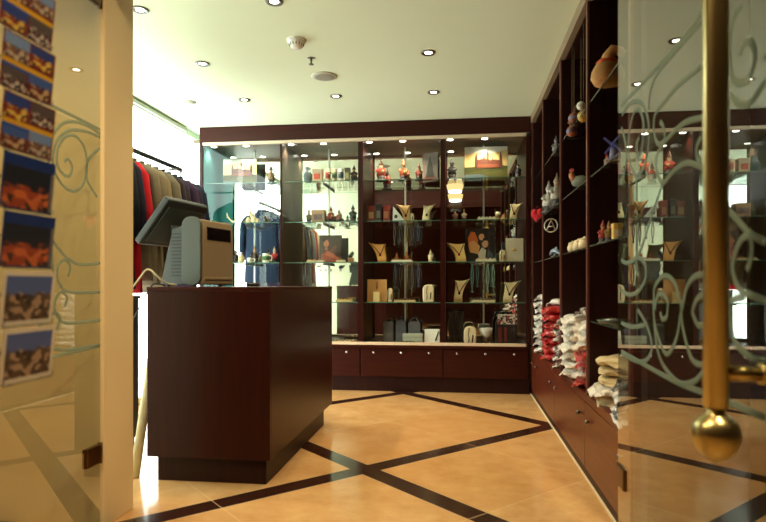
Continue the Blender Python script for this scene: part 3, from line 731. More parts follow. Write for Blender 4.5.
def mug(label, loc, h=.09, r=.038, c=(220, 216, 200), band=(60, 100, 60), rz=0):
    t = thing('souvenir_mug', label, 'mug', loc, rz, 'souvenir mugs')
    link('cup', MB().lathe([(r*.9, 0), (r, .006), (r, h), (r*.9, h), (r*.88, .01), (.002, .008)], 18), simple(c, .25), t)
    link('printed_band', MB().lathe([(r*1.012, h*.25), (r*1.012, h*.75)], 18), simple(band, .3, vary=.6, scale=70), t)
    link('handle', MB().tube(smooth_path([(r*.98, 0, h*.78), (r*1.6, 0, h*.72), (r*1.75, 0, h*.5), (r*1.5, 0, h*.28), (r*.98, 0, h*.22)], 4), .006, 8), simple(c, .25), t)
    return t
def gift_box(label, loc, sz, c, lid=None, rz=0, name='gift_box', cat='box', group='small boxes in the cabinet', panel=None):
    t = thing(name, label, cat, loc, rz, group); w_, d, h = sz
    link('box', MB().box(-w_/2, w_/2, -d/2, d/2, 0, h*.72), simple(c, .45, vary=.2, scale=40), t, bevel=.002)
    link('lid', MB().box(-w_/2-.002, w_/2+.002, -d/2-.002, d/2+.002, h*.72, h), simple(lid or c, .4, vary=.2, scale=40), t, bevel=.002)
    if panel: link('front_label', MB().box(-w_*.32, w_*.32, -d/2-.0028, -d/2-.0004, h*.2, h*.62), simple(panel, .4, vary=.5, scale=90), t)
    return t
def tray(label, loc, w_, d, c=(214, 200, 160), items=5, ic=(160, 110, 40), rz=0):
    t = thing('jewellery_tray', label, 'tray', loc, rz, 'jewellery trays')
    m = MB(); m.box(-w_/2, w_/2, -d/2, d/2, 0, .008); m.box(-w_/2, w_/2, -d/2, -d/2+.006, .008, .02); m.box(-w_/2, w_/2, d/2-.006, d/2, .008, .02); m.box(-w_/2, -w_/2+.006, -d/2, d/2, .008, .02); m.box(w_/2-.006, w_/2, -d/2, d/2, .008, .02)
    link('tray_body', m, simple(c, .5), t)
    for k in range(items):
        x = -w_/2+w_*(k+.5)/items
        link('trinket', MB().ball((x, random.uniform(-.02, .02), .022), (w_/items*.36, .018, .014), 8, 6), simple(ic, .35, .5, vary=.4, scale=90), t)
    return t
def flat_polys(t, name, polys, d):
    for k, (c, poly) in enumerate(polys):
        m = MB(); m.prism(poly, -d-.0004*(k+1), -d-.0004*k)
        link(name[k] if isinstance(name, list) else name, m, simple(c, .5, vary=.18, scale=25), t)
def ell(cx, cz, rx, rz_, n=14): return [(cx+rx*math.cos(2*math.pi*i/n), cz+rz_*math.sin(2*math.pi*i/n)) for i in range(n)]
def castle_canvas(label, loc, w_, h, rz, sky=(224, 196, 140)):
    t = thing('castle_picture', label, 'picture', loc, rz, 'castle pictures')
    link('canvas', MB().box(-w_/2, w_/2, 0, .02, 0, h), simple((150, 140, 110), .6), t)
    W_, H_ = w_/2, h
    X = lambda a: a*W_*.99
    P = lambda *q: [(X(a), b*H_) for a, b in q]
    polys = [(sky, P((-1, .35), (1, .35), (1, .99), (-1, .99))), ((200, 206, 196), P((-1, .78), (-.3, .84), (.3, .8), (1, .9), (1, .99), (-1, .99))),
      ((78, 78, 28), P((-1, .01), (1, .01), (1, .4), (.3, .36), (-.2, .3), (-1, .36))), ((60, 66, 22), P((-1, .2), (-.4, .3), (.2, .26), (1, .34), (1, .42), (.5, .46), (-1, .4))), ((90, 110, 120), P((-1, .01), (-.1, .01), (.1, .12), (-.3, .2), (-1, .18))),
      ((92, 42, 26), P((-.5, .36), (.72, .36), (.72, .58), (.45, .62), (.2, .6), (-.1, .66), (-.5, .6)))]
    for (a, ht, wd) in ((-.46, .82, .06), (-.1, .74, .07), (.08, .93, .05), (.3, .7, .06), (.68, .84, .06)):
        polys.append(((80, 38, 26), P((a-wd, .36), (a+wd, .36), (a+wd, ht-.14), (a, ht), (a-wd, ht-.14))))
    polys.append(((126, 66, 40), P((-.4, .38), (.6, .38), (.6, .48), (-.4, .48))))
    m = MB(); mats = []
    for k, (c, poly) in enumerate(polys):
        m.cur = k; mats.append(simple(c, .5, vary=.22, scale=30)); m.prism(poly, -.0005*(k+1), -.0005*k)
    link('print', m, mats, t)
    return t
def strand(label, loc, ln, c, group, r=.0065):
    t = thing('bead_necklace', label, 'necklace', loc, 0, group)
    m = MB(); n = int(ln/.0165)
    for s in (-1, 1):
        for k in range(n):
            f = k/(n-1); m.ball((s*.011*math.sin(math.pi*min(1, f*1.15+.0)) if f < .95 else s*.004, 0, -f*ln-.004), (r, r, r*1.25), 6, 4)
    link('beads', m, simple(tuple(min(255, int(v*1.35)+12) for v in c), .15, .35, vary=.5, scale=120, spec=.9), t)
    link('loop', MB().tube([(.006*math.cos(q), 0, .006*math.sin(q)+.002) for q in [2*math.pi*i/8 for i in range(8)]], .0012, 5, True), STEEL, t)
    return t

# ------------------------------------------------------------------ goods inside the glazed cabinet
def pl(px, z, yoff=.2): return front(px, z+.0006, yoff)
FZ = BASE+.001
# first bay
castle_canvas('small castle canvas tilted at the top left of the glass cabinet', pl(240, 2.10, .28), .36, .29, R(4))
figurine('small figurine with black hat on the top shelf beside the left castle canvas', pl(271, 2.10, .2), .20, (150, 120, 90), hat=(30, 32, 44))
t = thing('antler_ornament', 'pale antler-like ornament on the shelf right of the till', 'ornament', pl(233, 1.69, .2), 0, 'pale ornaments')
link('foot', MB().lathe([(.03, 0), (.032, .008), (.012, .02), (.010, .03)], 12), IVORY, t)
m = MB()
for s in (-1, 1):
    m.tube(smooth_path([(0, 0, .025), (s*.03, 0, .045), (s*.06, 0, .085), (s*.065, 0, .12)], 4), [.008]*12+[.003], 6); m.tube([(s*.045, 0, .062), (s*.075, 0, .075)], [.005, .003], 6)
link('antler', m, IVORY, t)
t = thing('shell_ornament', 'cluster of pale shells on the shelf above the brown hat figure', 'ornament', pl(252, 1.69, .2), 0, 'pale ornaments')
for (x, z, r) in ((-.04, .035, .03), (.02, .041, .035), (.06, .029, .025), (0, .085, .024), (-.02, .12, .02)):
    link('shell', MB().ball((x, 0, z), (r, r*.8, r*1.15), 10, 6), simple((206, 186, 146), .5, vary=.3, scale=50), t)
link('coral', MB().tube([(.03, 0, .06), (.04, 0, .1), (.06, .0, .14)], [.008, .006, .003], 6), simple((120, 84, 50), .6), t)
figurine('dark figurine with brown face beside the right edge of the till', pl(236, 1.28, .2), .15, (40, 28, 24), face=(150, 96, 70), hat=(50, 34, 28))
t = thing('bud_vase', 'small beige bud vase between dark figurine and brown hat figure', 'vase', pl(241.5, 1.28, .14))
link('body', MB().lathe([(.018, 0), (.032, .015), (.036, .045), (.02, .075), (.010, .09), (.012, .105), (.008, .104), (.006, .08)], 16), simple((200, 180, 130), .4), t); link('neck_band', MB().lathe([(.0125, .083), (.0125, .088)], 12), simple((120, 80, 50), .4), t)
figurine('figurine in a wide fuzzy brown hat on the second shelf beside a white mug', pl(255, 1.28, .22), .19, (60, 40, 34), hat=(130, 96, 60), beard=(150, 120, 84))
mug('white mug with green print on the second shelf beside the brown hat figure', pl(266, 1.28, .13), .095, .036, band=(70, 110, 60))
mug('small white cup in front of the brown hat figure', pl(250, 1.28, .1), .05, .03, band=(190, 186, 176))
figurine('figurine in a bright red coat beside the first cabinet divider', pl(274.5, 1.28, .2), .17, (176, 30, 36), hat=(210, 190, 170), beard=(214, 206, 190))
# second bay
t = thing('grey_vase', 'grey-blue vase at the left end of the top shelf in the white bay', 'vase', pl(308, 2.10, .16))
link('body', MB().lathe([(.03, 0), (.045, .02), (.05, .07), (.03, .115), (.02, .13), (.028, .15), (.022, .15), (.014, .125)], 16), simple((96, 110, 112), .35), t); link('rim', MB().lathe([(.0285, .147), (.03, .151), (.0285, .155)], 16), simple((60, 70, 76), .35), t)
gift_box('square tin with a big orange-red print on the top shelf', pl(318, 2.10, .16), (.10, .08, .135), (210, 180, 140), (200, 176, 150), name='gift_tin', cat='tin', panel=(214, 66, 34))
for i, (px, c, b, s) in enumerate(((328, (210, 190, 150), (170, 60, 40), 'cream mug with red print next to the orange tin'), (334.5, (196, 176, 136), (90, 110, 70), 'tan mug with green print in the middle of the top shelf'), (341, (216, 206, 180), (60, 70, 90), 'white mug with dark blue print on the top shelf'))):
    mug(s, pl(px, 2.10, .15), .13, .028, c, b, R(90))
gift_box('olive tin at the right of the mugs on the top shelf', pl(347.5, 2.10, .16), (.05, .06, .14), (120, 110, 70), (80, 70, 50), name='gift_tin', cat='tin', panel=(190, 170, 120))
figurine('dark brown figurine at the right end of the white bay top shelf', pl(354, 2.10, .2), .18, (70, 44, 40), hat=(50, 30, 30), prop=(120, 70, 50))
figurine('fuzzy green-brown figurine at the left end of the shelf above the portrait', pl(309, 1.69, .2), .15, (92, 84, 56), hat=(110, 90, 60), beard=(140, 120, 84))
gift_box('patterned brown gift box on the shelf above the portrait', pl(319, 1.69, .17), (.135, .09, .125), (146, 104, 70), (170, 130, 86), panel=(90, 60, 60))
figurine('red-robed figurine with bundle right of the patterned gift box', pl(331, 1.69, .18), .17, (160, 50, 40), hat=(170, 60, 44), prop=(190, 150, 100), beard=(220, 200, 170))
figurine('pinkish figurine close beside the red-robed one with bundle', pl(339, 1.69, .2), .14, (170, 96, 80), hat=(120, 50, 44))
figurine('dark green figurine with animal at the right end above the portrait', pl(353, 1.69, .2), .19, (40, 50, 40), face=(120, 90, 70), hat=(34, 44, 36), prop=(60, 60, 46))
t = thing('framed_portrait', 'black framed portrait of a seated woman leaning on the second shelf', 'picture', pl(330.5, 1.28, .24), R(4))
w_, h_ = .235, .285
link('frame', MB().box(-w_/2, w_/2, 0, .016, 0, h_), simple((34, 26, 24), .5), t, bevel=.002)
flat_polys(t, 'portrait_print', [((74, 58, 46), [(-.108, .01), (.108, .01), (.108, .275), (-.108, .275)]), ((60, 46, 36), [(-.108, .16), (.108, .13), (.108, .275), (-.108, .275)]),
   ((150, 72, 50), [(-.10, .012), (.06, .012), (.10, .05), (.02, .10), (-.05, .12), (-.10, .08)]), ((180, 100, 70), [(-.06, .08), (.03, .05), (.08, .03), (.09, .045), (.02, .10), (-.03, .125)]),
   ((110, 60, 46), [(.02, .1), (.07, .17), (.04, .18), (-.01, .11)]), ((188, 118, 86), ell(-.045, .20, .03, .038)), ((50, 30, 24), [(-.085, .17), (-.07, .25), (-.03, .255), (-.045, .235), (-.07, .21)]), ((170, 100, 74), [(-.06, .13), (-.03, .13), (-.032, .18), (-.055, .18)])], 0)
for (px, w2, l, c) in ((312, .10, 'small woven basket of trinkets left of the portrait', (170, 150, 100)), (321, .08, 'flat tray of gold trinkets in front of the portrait', (190, 170, 130)), (341, .09, 'flat tray of pale trinkets right of the portrait', (200, 186, 150))):
    tray(l, pl(px, 1.28, .10), w2, .06, c, 4, (150, 100, 60))
gift_box('small tan box at the right end of the portrait shelf', pl(351, 1.28, .13), (.05, .05, .045), (150, 110, 70), (170, 130, 90))
tray('tray of gold jewellery on the lowest shelf right of the counter', pl(345, .88, .14), .17, .09, (196, 170, 110), 5, (190, 150, 70))
tray('dark tray of brooches behind the gold jewellery tray', pl(352, .88, .28), .10, .08, (90, 70, 50), 4, (170, 140, 80))
tray('cream tray of small jewellery on the cabinet floor right of the counter', pl(345, FZ, .17), .22, .10, (214, 196, 150), 6, (190, 160, 110))
# third bay: top shelf folk figures
figurine('red-coated figurine with dark hat, left of three on the third bay top shelf', pl(381, 2.10, .18), .235, (170, 50, 36), hat=(60, 26, 22), prop=(220, 170, 110), beard=(210, 190, 160))
figurine('orange-coated figurine with white bundle, middle of three on the third bay top shelf', pl(403.5, 2.10, .18), .215, (190, 80, 36), hat=(200, 110, 60), prop=(214, 170, 110), beard=(226, 210, 180))
figurine('small brown figurine, right of three on the third bay top shelf', pl(419, 2.10, .18), .175, (130, 50, 36), hat=(110, 60, 40), prop=(150, 110, 80))
t = thing('printed_gift_box', 'flat box printed with a dark tree beside the small brown figurine', 'box', pl(430, 2.10, .28), R(-18), 'small boxes in the cabinet')
link('box', MB().box(-.085, .085, 0, .03, 0, .30), simple((120, 106, 100), .5, vary=.35, scale=40), t, bevel=.003)
flat_polys(t, 'tree_print', [((44, 52, 44), [(-.05, .05), (.05, .05), (.035, .11), (.03, .16), (.012, .22), (0, .275), (-.012, .22), (-.03, .16), (-.035, .11)]), ((130, 50, 40), [(-.07, .02), (.07, .02), (.07, .05), (-.07, .05)])], 0)
# third bay, shelf 1.69
gift_box('tall red box at the left of the third bay upper shelf', pl(371.5, 1.69, .18), (.075, .06, .16), (124, 26, 20), (140, 40, 30), panel=(180, 150, 100))
gift_box('tall black box with a pale square label between red boxes', pl(378.8, 1.69, .16), (.06, .06, .175), (20, 16, 18), (24, 20, 22), panel=(120, 110, 100))
gift_box('red patterned box right of the tall black box', pl(386.5, 1.69, .18), (.07, .06, .165), (130, 34, 26), (150, 50, 36), panel=(170, 110, 80))
t = thing('pendant_card', 'white triangular card with dark pendant on the third bay upper shelf', 'display card', pl(399, 1.69, .16), R(0))
link('card', MB().prism([(-.065, 0), (.065, 0), (-.06, .155)], -.004, .004), WHITE, t); link('pendant', MB().ball((-.03, -.008, .05), (.018, .004, .02), 10, 6), simple((60, 70, 60), .3, .4), t)
necklace_stand('tan rounded necklace stand behind the white triangular card', pl(404.5, 1.69, .27), .15, .20, (206, 160, 100), (90, 60, 40), (60, 40, 30))
block_stand('tiny ivory bracelet stand in the middle of the third bay upper shelf', pl(412, 1.69, .15), .04, .075)
necklace_stand('ivory necklace stand with a dark pendant on the third bay upper shelf', pl(427.5, 1.69, .15), .12, .175, (226, 212, 172), (200, 186, 150), (50, 46, 40), flip=-1)
# third bay, shelf 1.28
necklace_stand('orange-tan necklace stand with dark red cord in the third bay', pl(378.5, 1.28, .15), .18, .205, (214, 160, 84), (90, 16, 20), (100, 20, 22))
tray('white tray with amber figures in the third bay middle shelf', pl(402, 1.28, .13), .21, .09, (220, 212, 190), 4, (140, 80, 30))
figurine('amber-brown elephant-like figurine on white tray, left one', (pl(396, 1.28, .17)[0], pl(396, 1.28, .17)[1]+.06, 1.2806), .10, (150, 84, 34), face=(160, 96, 44), hat=(120, 66, 30), base=(100, 60, 30))
figurine('amber figurine behind the white tray, right one', (pl(406, 1.28, .17)[0], pl(406, 1.28, .17)[1]+.06, 1.2806), .12, (170, 100, 40), face=(180, 110, 50), hat=(140, 80, 34), base=(110, 66, 30))
figurine('slim ivory figurine alone at the right of the third bay middle shelf', pl(430.5, 1.28, .15), .125, (220, 206, 170), face=(224, 210, 176), hat=(214, 200, 164), base=(200, 186, 150))
# third bay, shelf .88
t = thing('pendant_box', 'tan card box with a standing pendant block in the third bay lower shelf', 'box', pl(377, .88, .15), R(0), 'small boxes in the cabinet')
link('back_card', MB().box(-.10, .10, 0, .014, 0, .225), simple((186, 142, 86), .5, vary=.06), t, bevel=.002); link('block', MB().box(-.035, .035, -.05, -.001, 0, .10), simple((206, 186, 130), .5), t, bevel=.003)
link('pendant', MB().tube([(-.008, -.004, .205), (-.004, -.004, .13), (.004, -.004, .13), (.008, -.004, .205)], .004, 6), simple((120, 90, 60), .4), t)
block_stand('slim pale block stand beside the tan card box', pl(390.5, .88, .13), .05, .14, (214, 200, 156))
tray('long pale tray with brown beads on the third bay lower shelf', pl(405, .88, .15), .22, .09, (196, 176, 130), 7, (120, 70, 30))
block_stand('ivory bracelet stand at the right of the third bay lower shelf', pl(428.5, .88, .13), .115, .175)
# hanging bead strands, third bay
def rack(label, pxc, z, y, half, cols, labs, grp, ln):
    x, Y, _ = front(pxc, z, y)
    t = thing('jewellery_bar', label, 'display bar', (x, Y+.06, z), 0, 'jewellery bars')
    link('bar', MB().tube([(-half, 0, -.016), (half, 0, -.016)], .004, 8), CHROME, t)
    link('hook', MB().tube([(-half*.8, 0, -.016), (-half*.8, 0, -.0085)], .003, 6).tube([(half*.8, 0, -.016), (half*.8, 0, -.0085)], .003, 6), CHROME, t)
    for i, c in enumerate(cols):
        xx = x-half*.86+2*half*.86*i/(len(cols)-1)
        strand(labs % ORD[i], (xx, Y+.06, z-.0225), ln*(1-.1*((i*2) % 3)), c, grp)
ORD = ['leftmost', 'second from left', 'third from left', 'fourth from left', 'fifth from left', 'sixth from left']
rack('bar of dark bead strands under the third bay upper shelf', 406, 1.69, .17, .14, [(70, 66, 62), (44, 40, 40), (120, 90, 40), (60, 56, 60), (56, 66, 90)], 'dark bead strand hanging above the white tray, %s', 'upper dark bead strands', .20)
rack('bar of dark bead strands under the third bay middle shelf', 406, 1.28, .21, .14, [(60, 76, 90), (60, 44, 36), (110, 90, 60), (70, 60, 50), (60, 70, 96)], 'dark bead strand hanging above the long pale tray, %s', 'lower dark bead strands', .27)
# third bay floor
t = thing('grey_gift_bag', 'row of grey fabric purses', 'bag', pl(390, FZ, .26)); COL.objects.unlink(t); bpy.data.objects.remove(t)
for i, (px, w2, h2, c, l) in enumerate(((388.5, .115, .25, (120, 114, 116), 'grey purse standing at the left on the third bay floor'), (401, .11, .26, (112, 112, 120), 'grey purse in the middle on the third bay floor'), (414.5, .13, .25, (126, 120, 124), 'grey purse at the right on the third bay floor'))):
    t = thing('purse', l, 'purse', pl(px, FZ, .30), R(0), 'grey purses')
    mt = simple(c, .7, vary=.15)
    link('body', MB().prism([(-w2/2, 0), (w2/2, 0), (w2*.48, h2*.75), (w2*.4, h2*.86), (-w2*.4, h2*.86), (-w2*.48, h2*.75)], -.025, .025), mt, t, bevel=.012)
    link('flap', MB().prism([(-w2*.46, h2*.45), (0, h2*.38), (w2*.46, h2*.45), (w2*.42, h2*.84), (-w2*.42, h2*.84)], -.030, -.0255), simple(tuple(int(v*.86) for v in c), .7), t)
    link('handle', MB().tube(smooth_path([(-w2*.3, 0, h2*.85), (-w2*.2, 0, h2*.96), (0, 0, h2), (w2*.2, 0, h2*.96), (w2*.3, 0, h2*.85)], 4), .005, 6), simple(tuple(int(v*.7) for v in c), .7), t)
t = thing('pale_carton', 'pale grey-green carton lying in front of the grey purses', 'box', pl(413, FZ, .16), 0, 'small boxes in the cabinet')
link('box', MB().box(-.10, .10, -.05, .05, .0, .10), simple((176, 180, 160), .5, vary=.08), t, bevel=.003); link('lid_seam', MB().box(-.1005, .1005, -.0505, .0505, .066, .07), simple((120, 120, 106), .6), t)
tray('flat green tray of leaf brooches in front of the pale carton', pl(405, FZ, .07), .20, .05, (80, 84, 60), 6, (96, 110, 66))
t = thing('white_price_card', 'white tilted card with a dark pen stroke on the third bay floor', 'display card', pl(432, FZ, .15), 0)
link('card', MB().add([(-.075, -.03, 0), (.075, -.03, 0), (.075, .05, .145), (-.075, .05, .145), (-.075, -.022, 0), (.075, -.022, 0), (.075, .058, .145), (-.075, .058, .145)], [(0,1,2,3),(4,7,6,5),(0,4,5,1),(1,5,6,2),(2,6,7,3),(3,7,4,0)]), WHITE, t)
link('pen', MB().tube([(.035, -.02, .035), (.065, .03, .125)], .005, 8), BLACK, t)
# fourth bay
t_ = figurine('dark figurine in a black hat on the top shelf left of the large castle canvas', pl(452, 2.10, .18), .22, (34, 34, 36), face=(120, 96, 80), hat=(22, 22, 26), prop=(60, 60, 60))
castle_canvas('large castle canvas on the top shelf lit from above, at the right of the cabinet', pl(486, 2.10, .27), .43, .345, 0, (206, 180, 120))
figurine('doll with pale face and dark hair at the right end of the top shelf', pl(518, 2.10, .16), .16, (50, 46, 60), face=(210, 180, 150), hat=(26, 20, 20))
for px, c, l in ((455, (140, 100, 80), 'small clay figurine at the far left of the fourth bay upper shelf'), (464, (170, 150, 120), 'pale small figurine second from left on the fourth bay upper shelf')):
    figurine(l, pl(px, 1.69, .18), .125, c, hat=(90, 60, 50), base=(80, 60, 50))
tray('long white tray on the fourth bay upper shelf', pl(486.5, 1.69, .14), .18, .08, (222, 214, 190), 5, (200, 190, 160))
mug('small beige beaker between the white tray and the ivory necklace stand', pl(498, 1.69, .15), .08, .025, (200, 186, 150), (150, 130, 96), R(90))
necklace_stand('ivory necklace stand with dark round pendant in the fourth bay upper shelf', pl(515.5, 1.69, .15), .125, .175, (224, 204, 156), (120, 90, 50), (60, 34, 20), flip=-1)
necklace_stand('golden necklace stand with red pendant in the fourth bay', pl(457.5, 1.28, .14), .19, .20, (230, 200, 124), (110, 60, 40), (160, 20, 24))
t = thing('couple_poster', 'dark poster of two people, one in orange, on the fourth bay middle shelf', 'picture', pl(480, 1.28, .26), R(0))
link('board', MB().box(-.15, .15, 0, .012, 0, .34), simple((22, 16, 16), .5), t)
flat_polys(t, 'poster_print', [((30, 20, 18), [(-.145, .005), (.145, .005), (.145, .335), (-.145, .335)]), ((196, 96, 34), [(-.11, .12), (-.03, .10), (-.02, .22), (-.05, .30), (-.09, .31), (-.12, .24)]), ((206, 150, 90), [(-.10, .10), (-.02, .08), (0, .16), (-.06, .22), (-.11, .2)]),
  ((206, 150, 108), ell(.015, .255, .028, .036)), ((34, 22, 20), [(-.02, .26), (0, .305), (.05, .31), (.06, .26), (.035, .285), (.005, .285)]), ((206, 150, 110), ell(.05, .185, .032, .04)), ((40, 24, 20), [(.02, .19), (.03, .24), (.08, .24), (.09, .17), (.075, .215), (.04, .215)]),
  ((200, 190, 170), [(-.01, .01), (.05, .01), (.06, .12), (.02, .15), (-.02, .09)]), ((70, 80, 84), [(.06, .01), (.13, .01), (.13, .08), (.08, .13)])], 0)
tray('white tray in front of the poster on the fourth bay middle shelf', pl(486, 1.28, .11), .20, .07, (224, 214, 184), 5, (196, 180, 140))
block_stand('small ivory stand beside the white card box', pl(502.5, 1.28, .14), .06, .115)
t = thing('white_pendant_box', 'square white box with a small emblem-like brooch in the fourth bay', 'box', pl(514.5, 1.28, .14), R(0), 'small boxes in the cabinet')
link('box', MB().box(-.084, .084, -.02, .02, 0, .225), simple((206, 198, 172), .5, vary=.04), t, bevel=.003)
m = MB(); m.ball((0, -.023, .115), (.012, .004, .014), 8, 6)
for s in (-1, 1): m.tube([(0, -.023, .112), (s*.028, -.022, .104)], [.005, .002], 6)
link('brooch', m, GOLD, t)
necklace_stand('cream necklace stand with black cord, left on the fourth bay lower shelf', pl(460.5, .88, .17), .15, .235, (220, 202, 156), (20, 16, 16), (30, 24, 22), flip=-1)
necklace_stand('cream necklace stand with black cord, right on the fourth bay lower shelf', pl(511, .88, .14), .165, .215, (220, 202, 156), (20, 16, 16), (30, 24, 22), flip=-1)
tray('long cream tray on the fourth bay lower shelf', pl(483, .88, .12), .23, .08, (220, 204, 164), 7, (150, 130, 100))
rack('bar of turquoise strands under the fourth bay middle shelf', 483, 1.28, .19, .12, [(70, 110, 116), (60, 90, 96), (50, 40, 40), (96, 140, 140), (110, 140, 130)], 'turquoise bead strand above the long cream tray, %s', 'turquoise bead strands', .27)
# fourth bay floor
t = thing('lace_scarf_stand', 'dark lace scarf draped on a stand at the left of the fourth bay floor', 'scarf', pl(456, FZ, .22))
link('scarf', MB().grid(lambda u, v: (-.075+.15*u+.008*math.sin(9*v), .012*math.sin(u*19)+.02*v, .02+.30*v), 24, 10), simple((56, 52, 50), .9, vary=.6, scale=90), t, solid=.004); link('rod', MB().tube([(-.085, .02, .325), (.085, .02, .325)], .005, 6), STEEL, t); link('foot', MB().box(-.06, .06, -.02, .05, 0, .008).box(-.004, .004, .018, .024, .008, .325), STEEL, t)
block_stand('ivory bracelet stand on the fourth bay floor', pl(470, FZ, .10), .125, .185)
t = thing('white_cup', 'wide white cup on the fourth bay floor', 'cup', pl(486, FZ, .16))
link('stand', MB().lathe([(.03, 0), (.03, .05), (.02, .06)], 16), simple((90, 60, 46), .5), t); link('bowl', MB().lathe([(.02, .06), (.05, .085), (.062, .12), (.064, .165), (.058, .165), (.055, .12), (.01, .075)], 20), WHITE, t)
t = thing('handbag', 'black and white patterned handbag on the fourth bay floor', 'handbag', pl(506, FZ, .2))
link('body', MB().prism([(-.11, 0), (.11, 0), (.105, .2), (.09, .25), (-.09, .25), (-.105, .2)], -.04, .04), simple((26, 22, 24), .5, vary=.4, scale=40), t, bevel=.012)
pat = print_mat('bag_pattern', (210, 204, 190), (30, 24, 26), (200, 196, 186), (150, 40, 40), 10, .9)
link('patterned_flap', MB().box(-.085, .085, -.046, -.0405, .20, .30), pat, t, bevel=.002)
link('strap', MB().tube(smooth_path([(-.08, 0, .245), (-.05, 0, .31), (.05, 0, .31), (.08, 0, .245)], 5), .007, 6), BLACK, t)
link('red_ribbon', MB().box(-.075, -.045, -.046, -.0405, .02, .17).box(-.02, .006, -.046, -.0405, .03, .17), simple((120, 40, 30), .6), t)

# ------------------------------------------------------------------ goods on the right-hand shelving
WRAPS = {'clear': plastic_wrap('wrap_grey', (150, 152, 146), .62), 'red': plastic_wrap('wrap_red', (176, 18, 20), .04), 'smoke': plastic_wrap('wrap_smoke', (84, 66, 64), .35), 'white': plastic_wrap('wrap_white', (214, 204, 184), .6), 'cream': simple((214, 196, 150), .5, vary=.06), 'dark': plastic_wrap('wrap_dark', (30, 28, 32), .3)}
WORD = {'clear': 'white', 'red': 'red', 'smoke': 'grey', 'white': 'cream-white', 'cream': 'cream', 'dark': 'black'}
NTH = ['bottom one', 'second from the bottom', 'third from the bottom', 'fourth from the bottom', 'fifth from the bottom', 'sixth from the bottom', 'seventh from the bottom', 'eighth from the bottom', 'ninth from the bottom', 'tenth from the bottom']
def packet(kind, label, loc, sx, sy, h, seed, rz=0, rx=0):
    rnd = random.Random(seed); n, k = 28, 12
    vs = []; fs = []
    ph = [rnd.uniform(0, 6.28) for _ in range(6)]
    pw = lambda v, e: math.copysign(abs(v)**e, v)
    def pt(i, a):
        t = -math.pi/2+math.pi*a/k; p = 2*math.pi*i/n
        x = sx/2*pw(math.cos(t), .45)*pw(math.cos(p), .42); y = sy/2*pw(math.cos(t), .45)*pw(math.sin(p), .42); z = h/2*pw(math.sin(t), .6)
        c_ = 1+.05*math.sin(5*p+ph[0])+.03*math.sin(9*p+ph[1]+3*t)
        z += h*.10*math.cos(t)*math.sin(7*p+ph[2])-h*.18*(max(0, -math.cos(p)))*math.cos(t)**2*(1+math.sin(ph[3]))*.6
        z = max(-h/2, min(h/2, z)); return (x*c_, y*c_, z+h/2)
    vs.append((0, 0, 0))
    for a in range(1, k):
        for i in range(n): vs.append(pt(i, a))
    vs.append((0, 0, h)); e = len(vs)-1
    for i in range(n):
        j = (i+1) % n; fs.append((0, 1+j, 1+i)); fs.append((e, 1+(k-2)*n+i, 1+(k-2)*n+j))
        for a in range(k-2): fs.append((1+a*n+i, 1+a*n+j, 1+(a+1)*n+j, 1+(a+1)*n+i))
    # loose corner flap of the bag on the aisle side
    t = thing('wrapped_shirt' if kind != 'cream' else 'paper_packet', label, 'packet', loc, rz, 'stacked packets on the shelving ledge')
    link('wrapping' if kind != 'cream' else 'envelope', MB().add(vs, fs, True), WRAPS[kind], t)
    fl = MB(); q = sx/2
    fl.grid(lambda u, v: (-q*.9-.045*u, -sy*.42+sy*.84*v*(1-.25*u)+.02*u, h*.5+.006*math.sin(11*v+ph[4])-u*.018*(1+math.sin(ph[5]+3*v))), 3, 12)
    link('loose_flap', fl, WRAPS[kind], t, solid=.0015)
    return t
def stack(kinds, yc, sy, xs, h, where, z0=BASE):
    z = z0+.0006
    for i, kd in enumerate(kinds):
        what = 'plastic-wrapped %s shirt' % WORD[kd] if kd != 'cream' else 'cream paper packet'
        packet(kd, '%s, %s %s' % (what, NTH[i], where), (.845+random.uniform(-.008, .008), yc+random.uniform(-.008, .008), z), xs if kd != 'cream' else .26, sy if kd != 'cream' else .26, h, int(yc*1000)+i, R(random.uniform(-5, 5)+(40 if kd == 'cream' else 0)))
        z += h+.0012
stack(['clear']*9, 5.42, .27, .31, .056, 'in the white corner stack')
stack(['red']*7, 4.86, .27, .33, .060, 'in the red stack')
stack(['clear'], 4.88, .22, .24, .05, 'topping the red stack', BASE+7*.0612+.003)
stack(['smoke']*6, 4.44, .26, .28, .056, 'in the grey stack')
stack(['white']*7, 3.98, .30, .32, .056, 'in the cream-white middle stack')
stack(['red', 'white', 'red', 'red', 'white', 'white', 'white'], 3.60, .28, .29, .054, 'in the red-and-white mixed stack')
stack(['smoke'], 3.80, .2, .2, .05, 'lying across the middle stacks', BASE+7*.0575)
stack(['cream', 'white', 'cream', 'cream', 'cream'], 3.11, .30, .34, .046, 'in the cream pile by the door')
stack(['clear', 'dark', 'clear', 'dark'], 2.70, .20, .30, .045, 'in the black-and-white pile')
def rp(px, z, x=.80):
    x = min(x, .728)
    Y, _ = unproj(px, 0, x); return (x, Y, z+.0006)
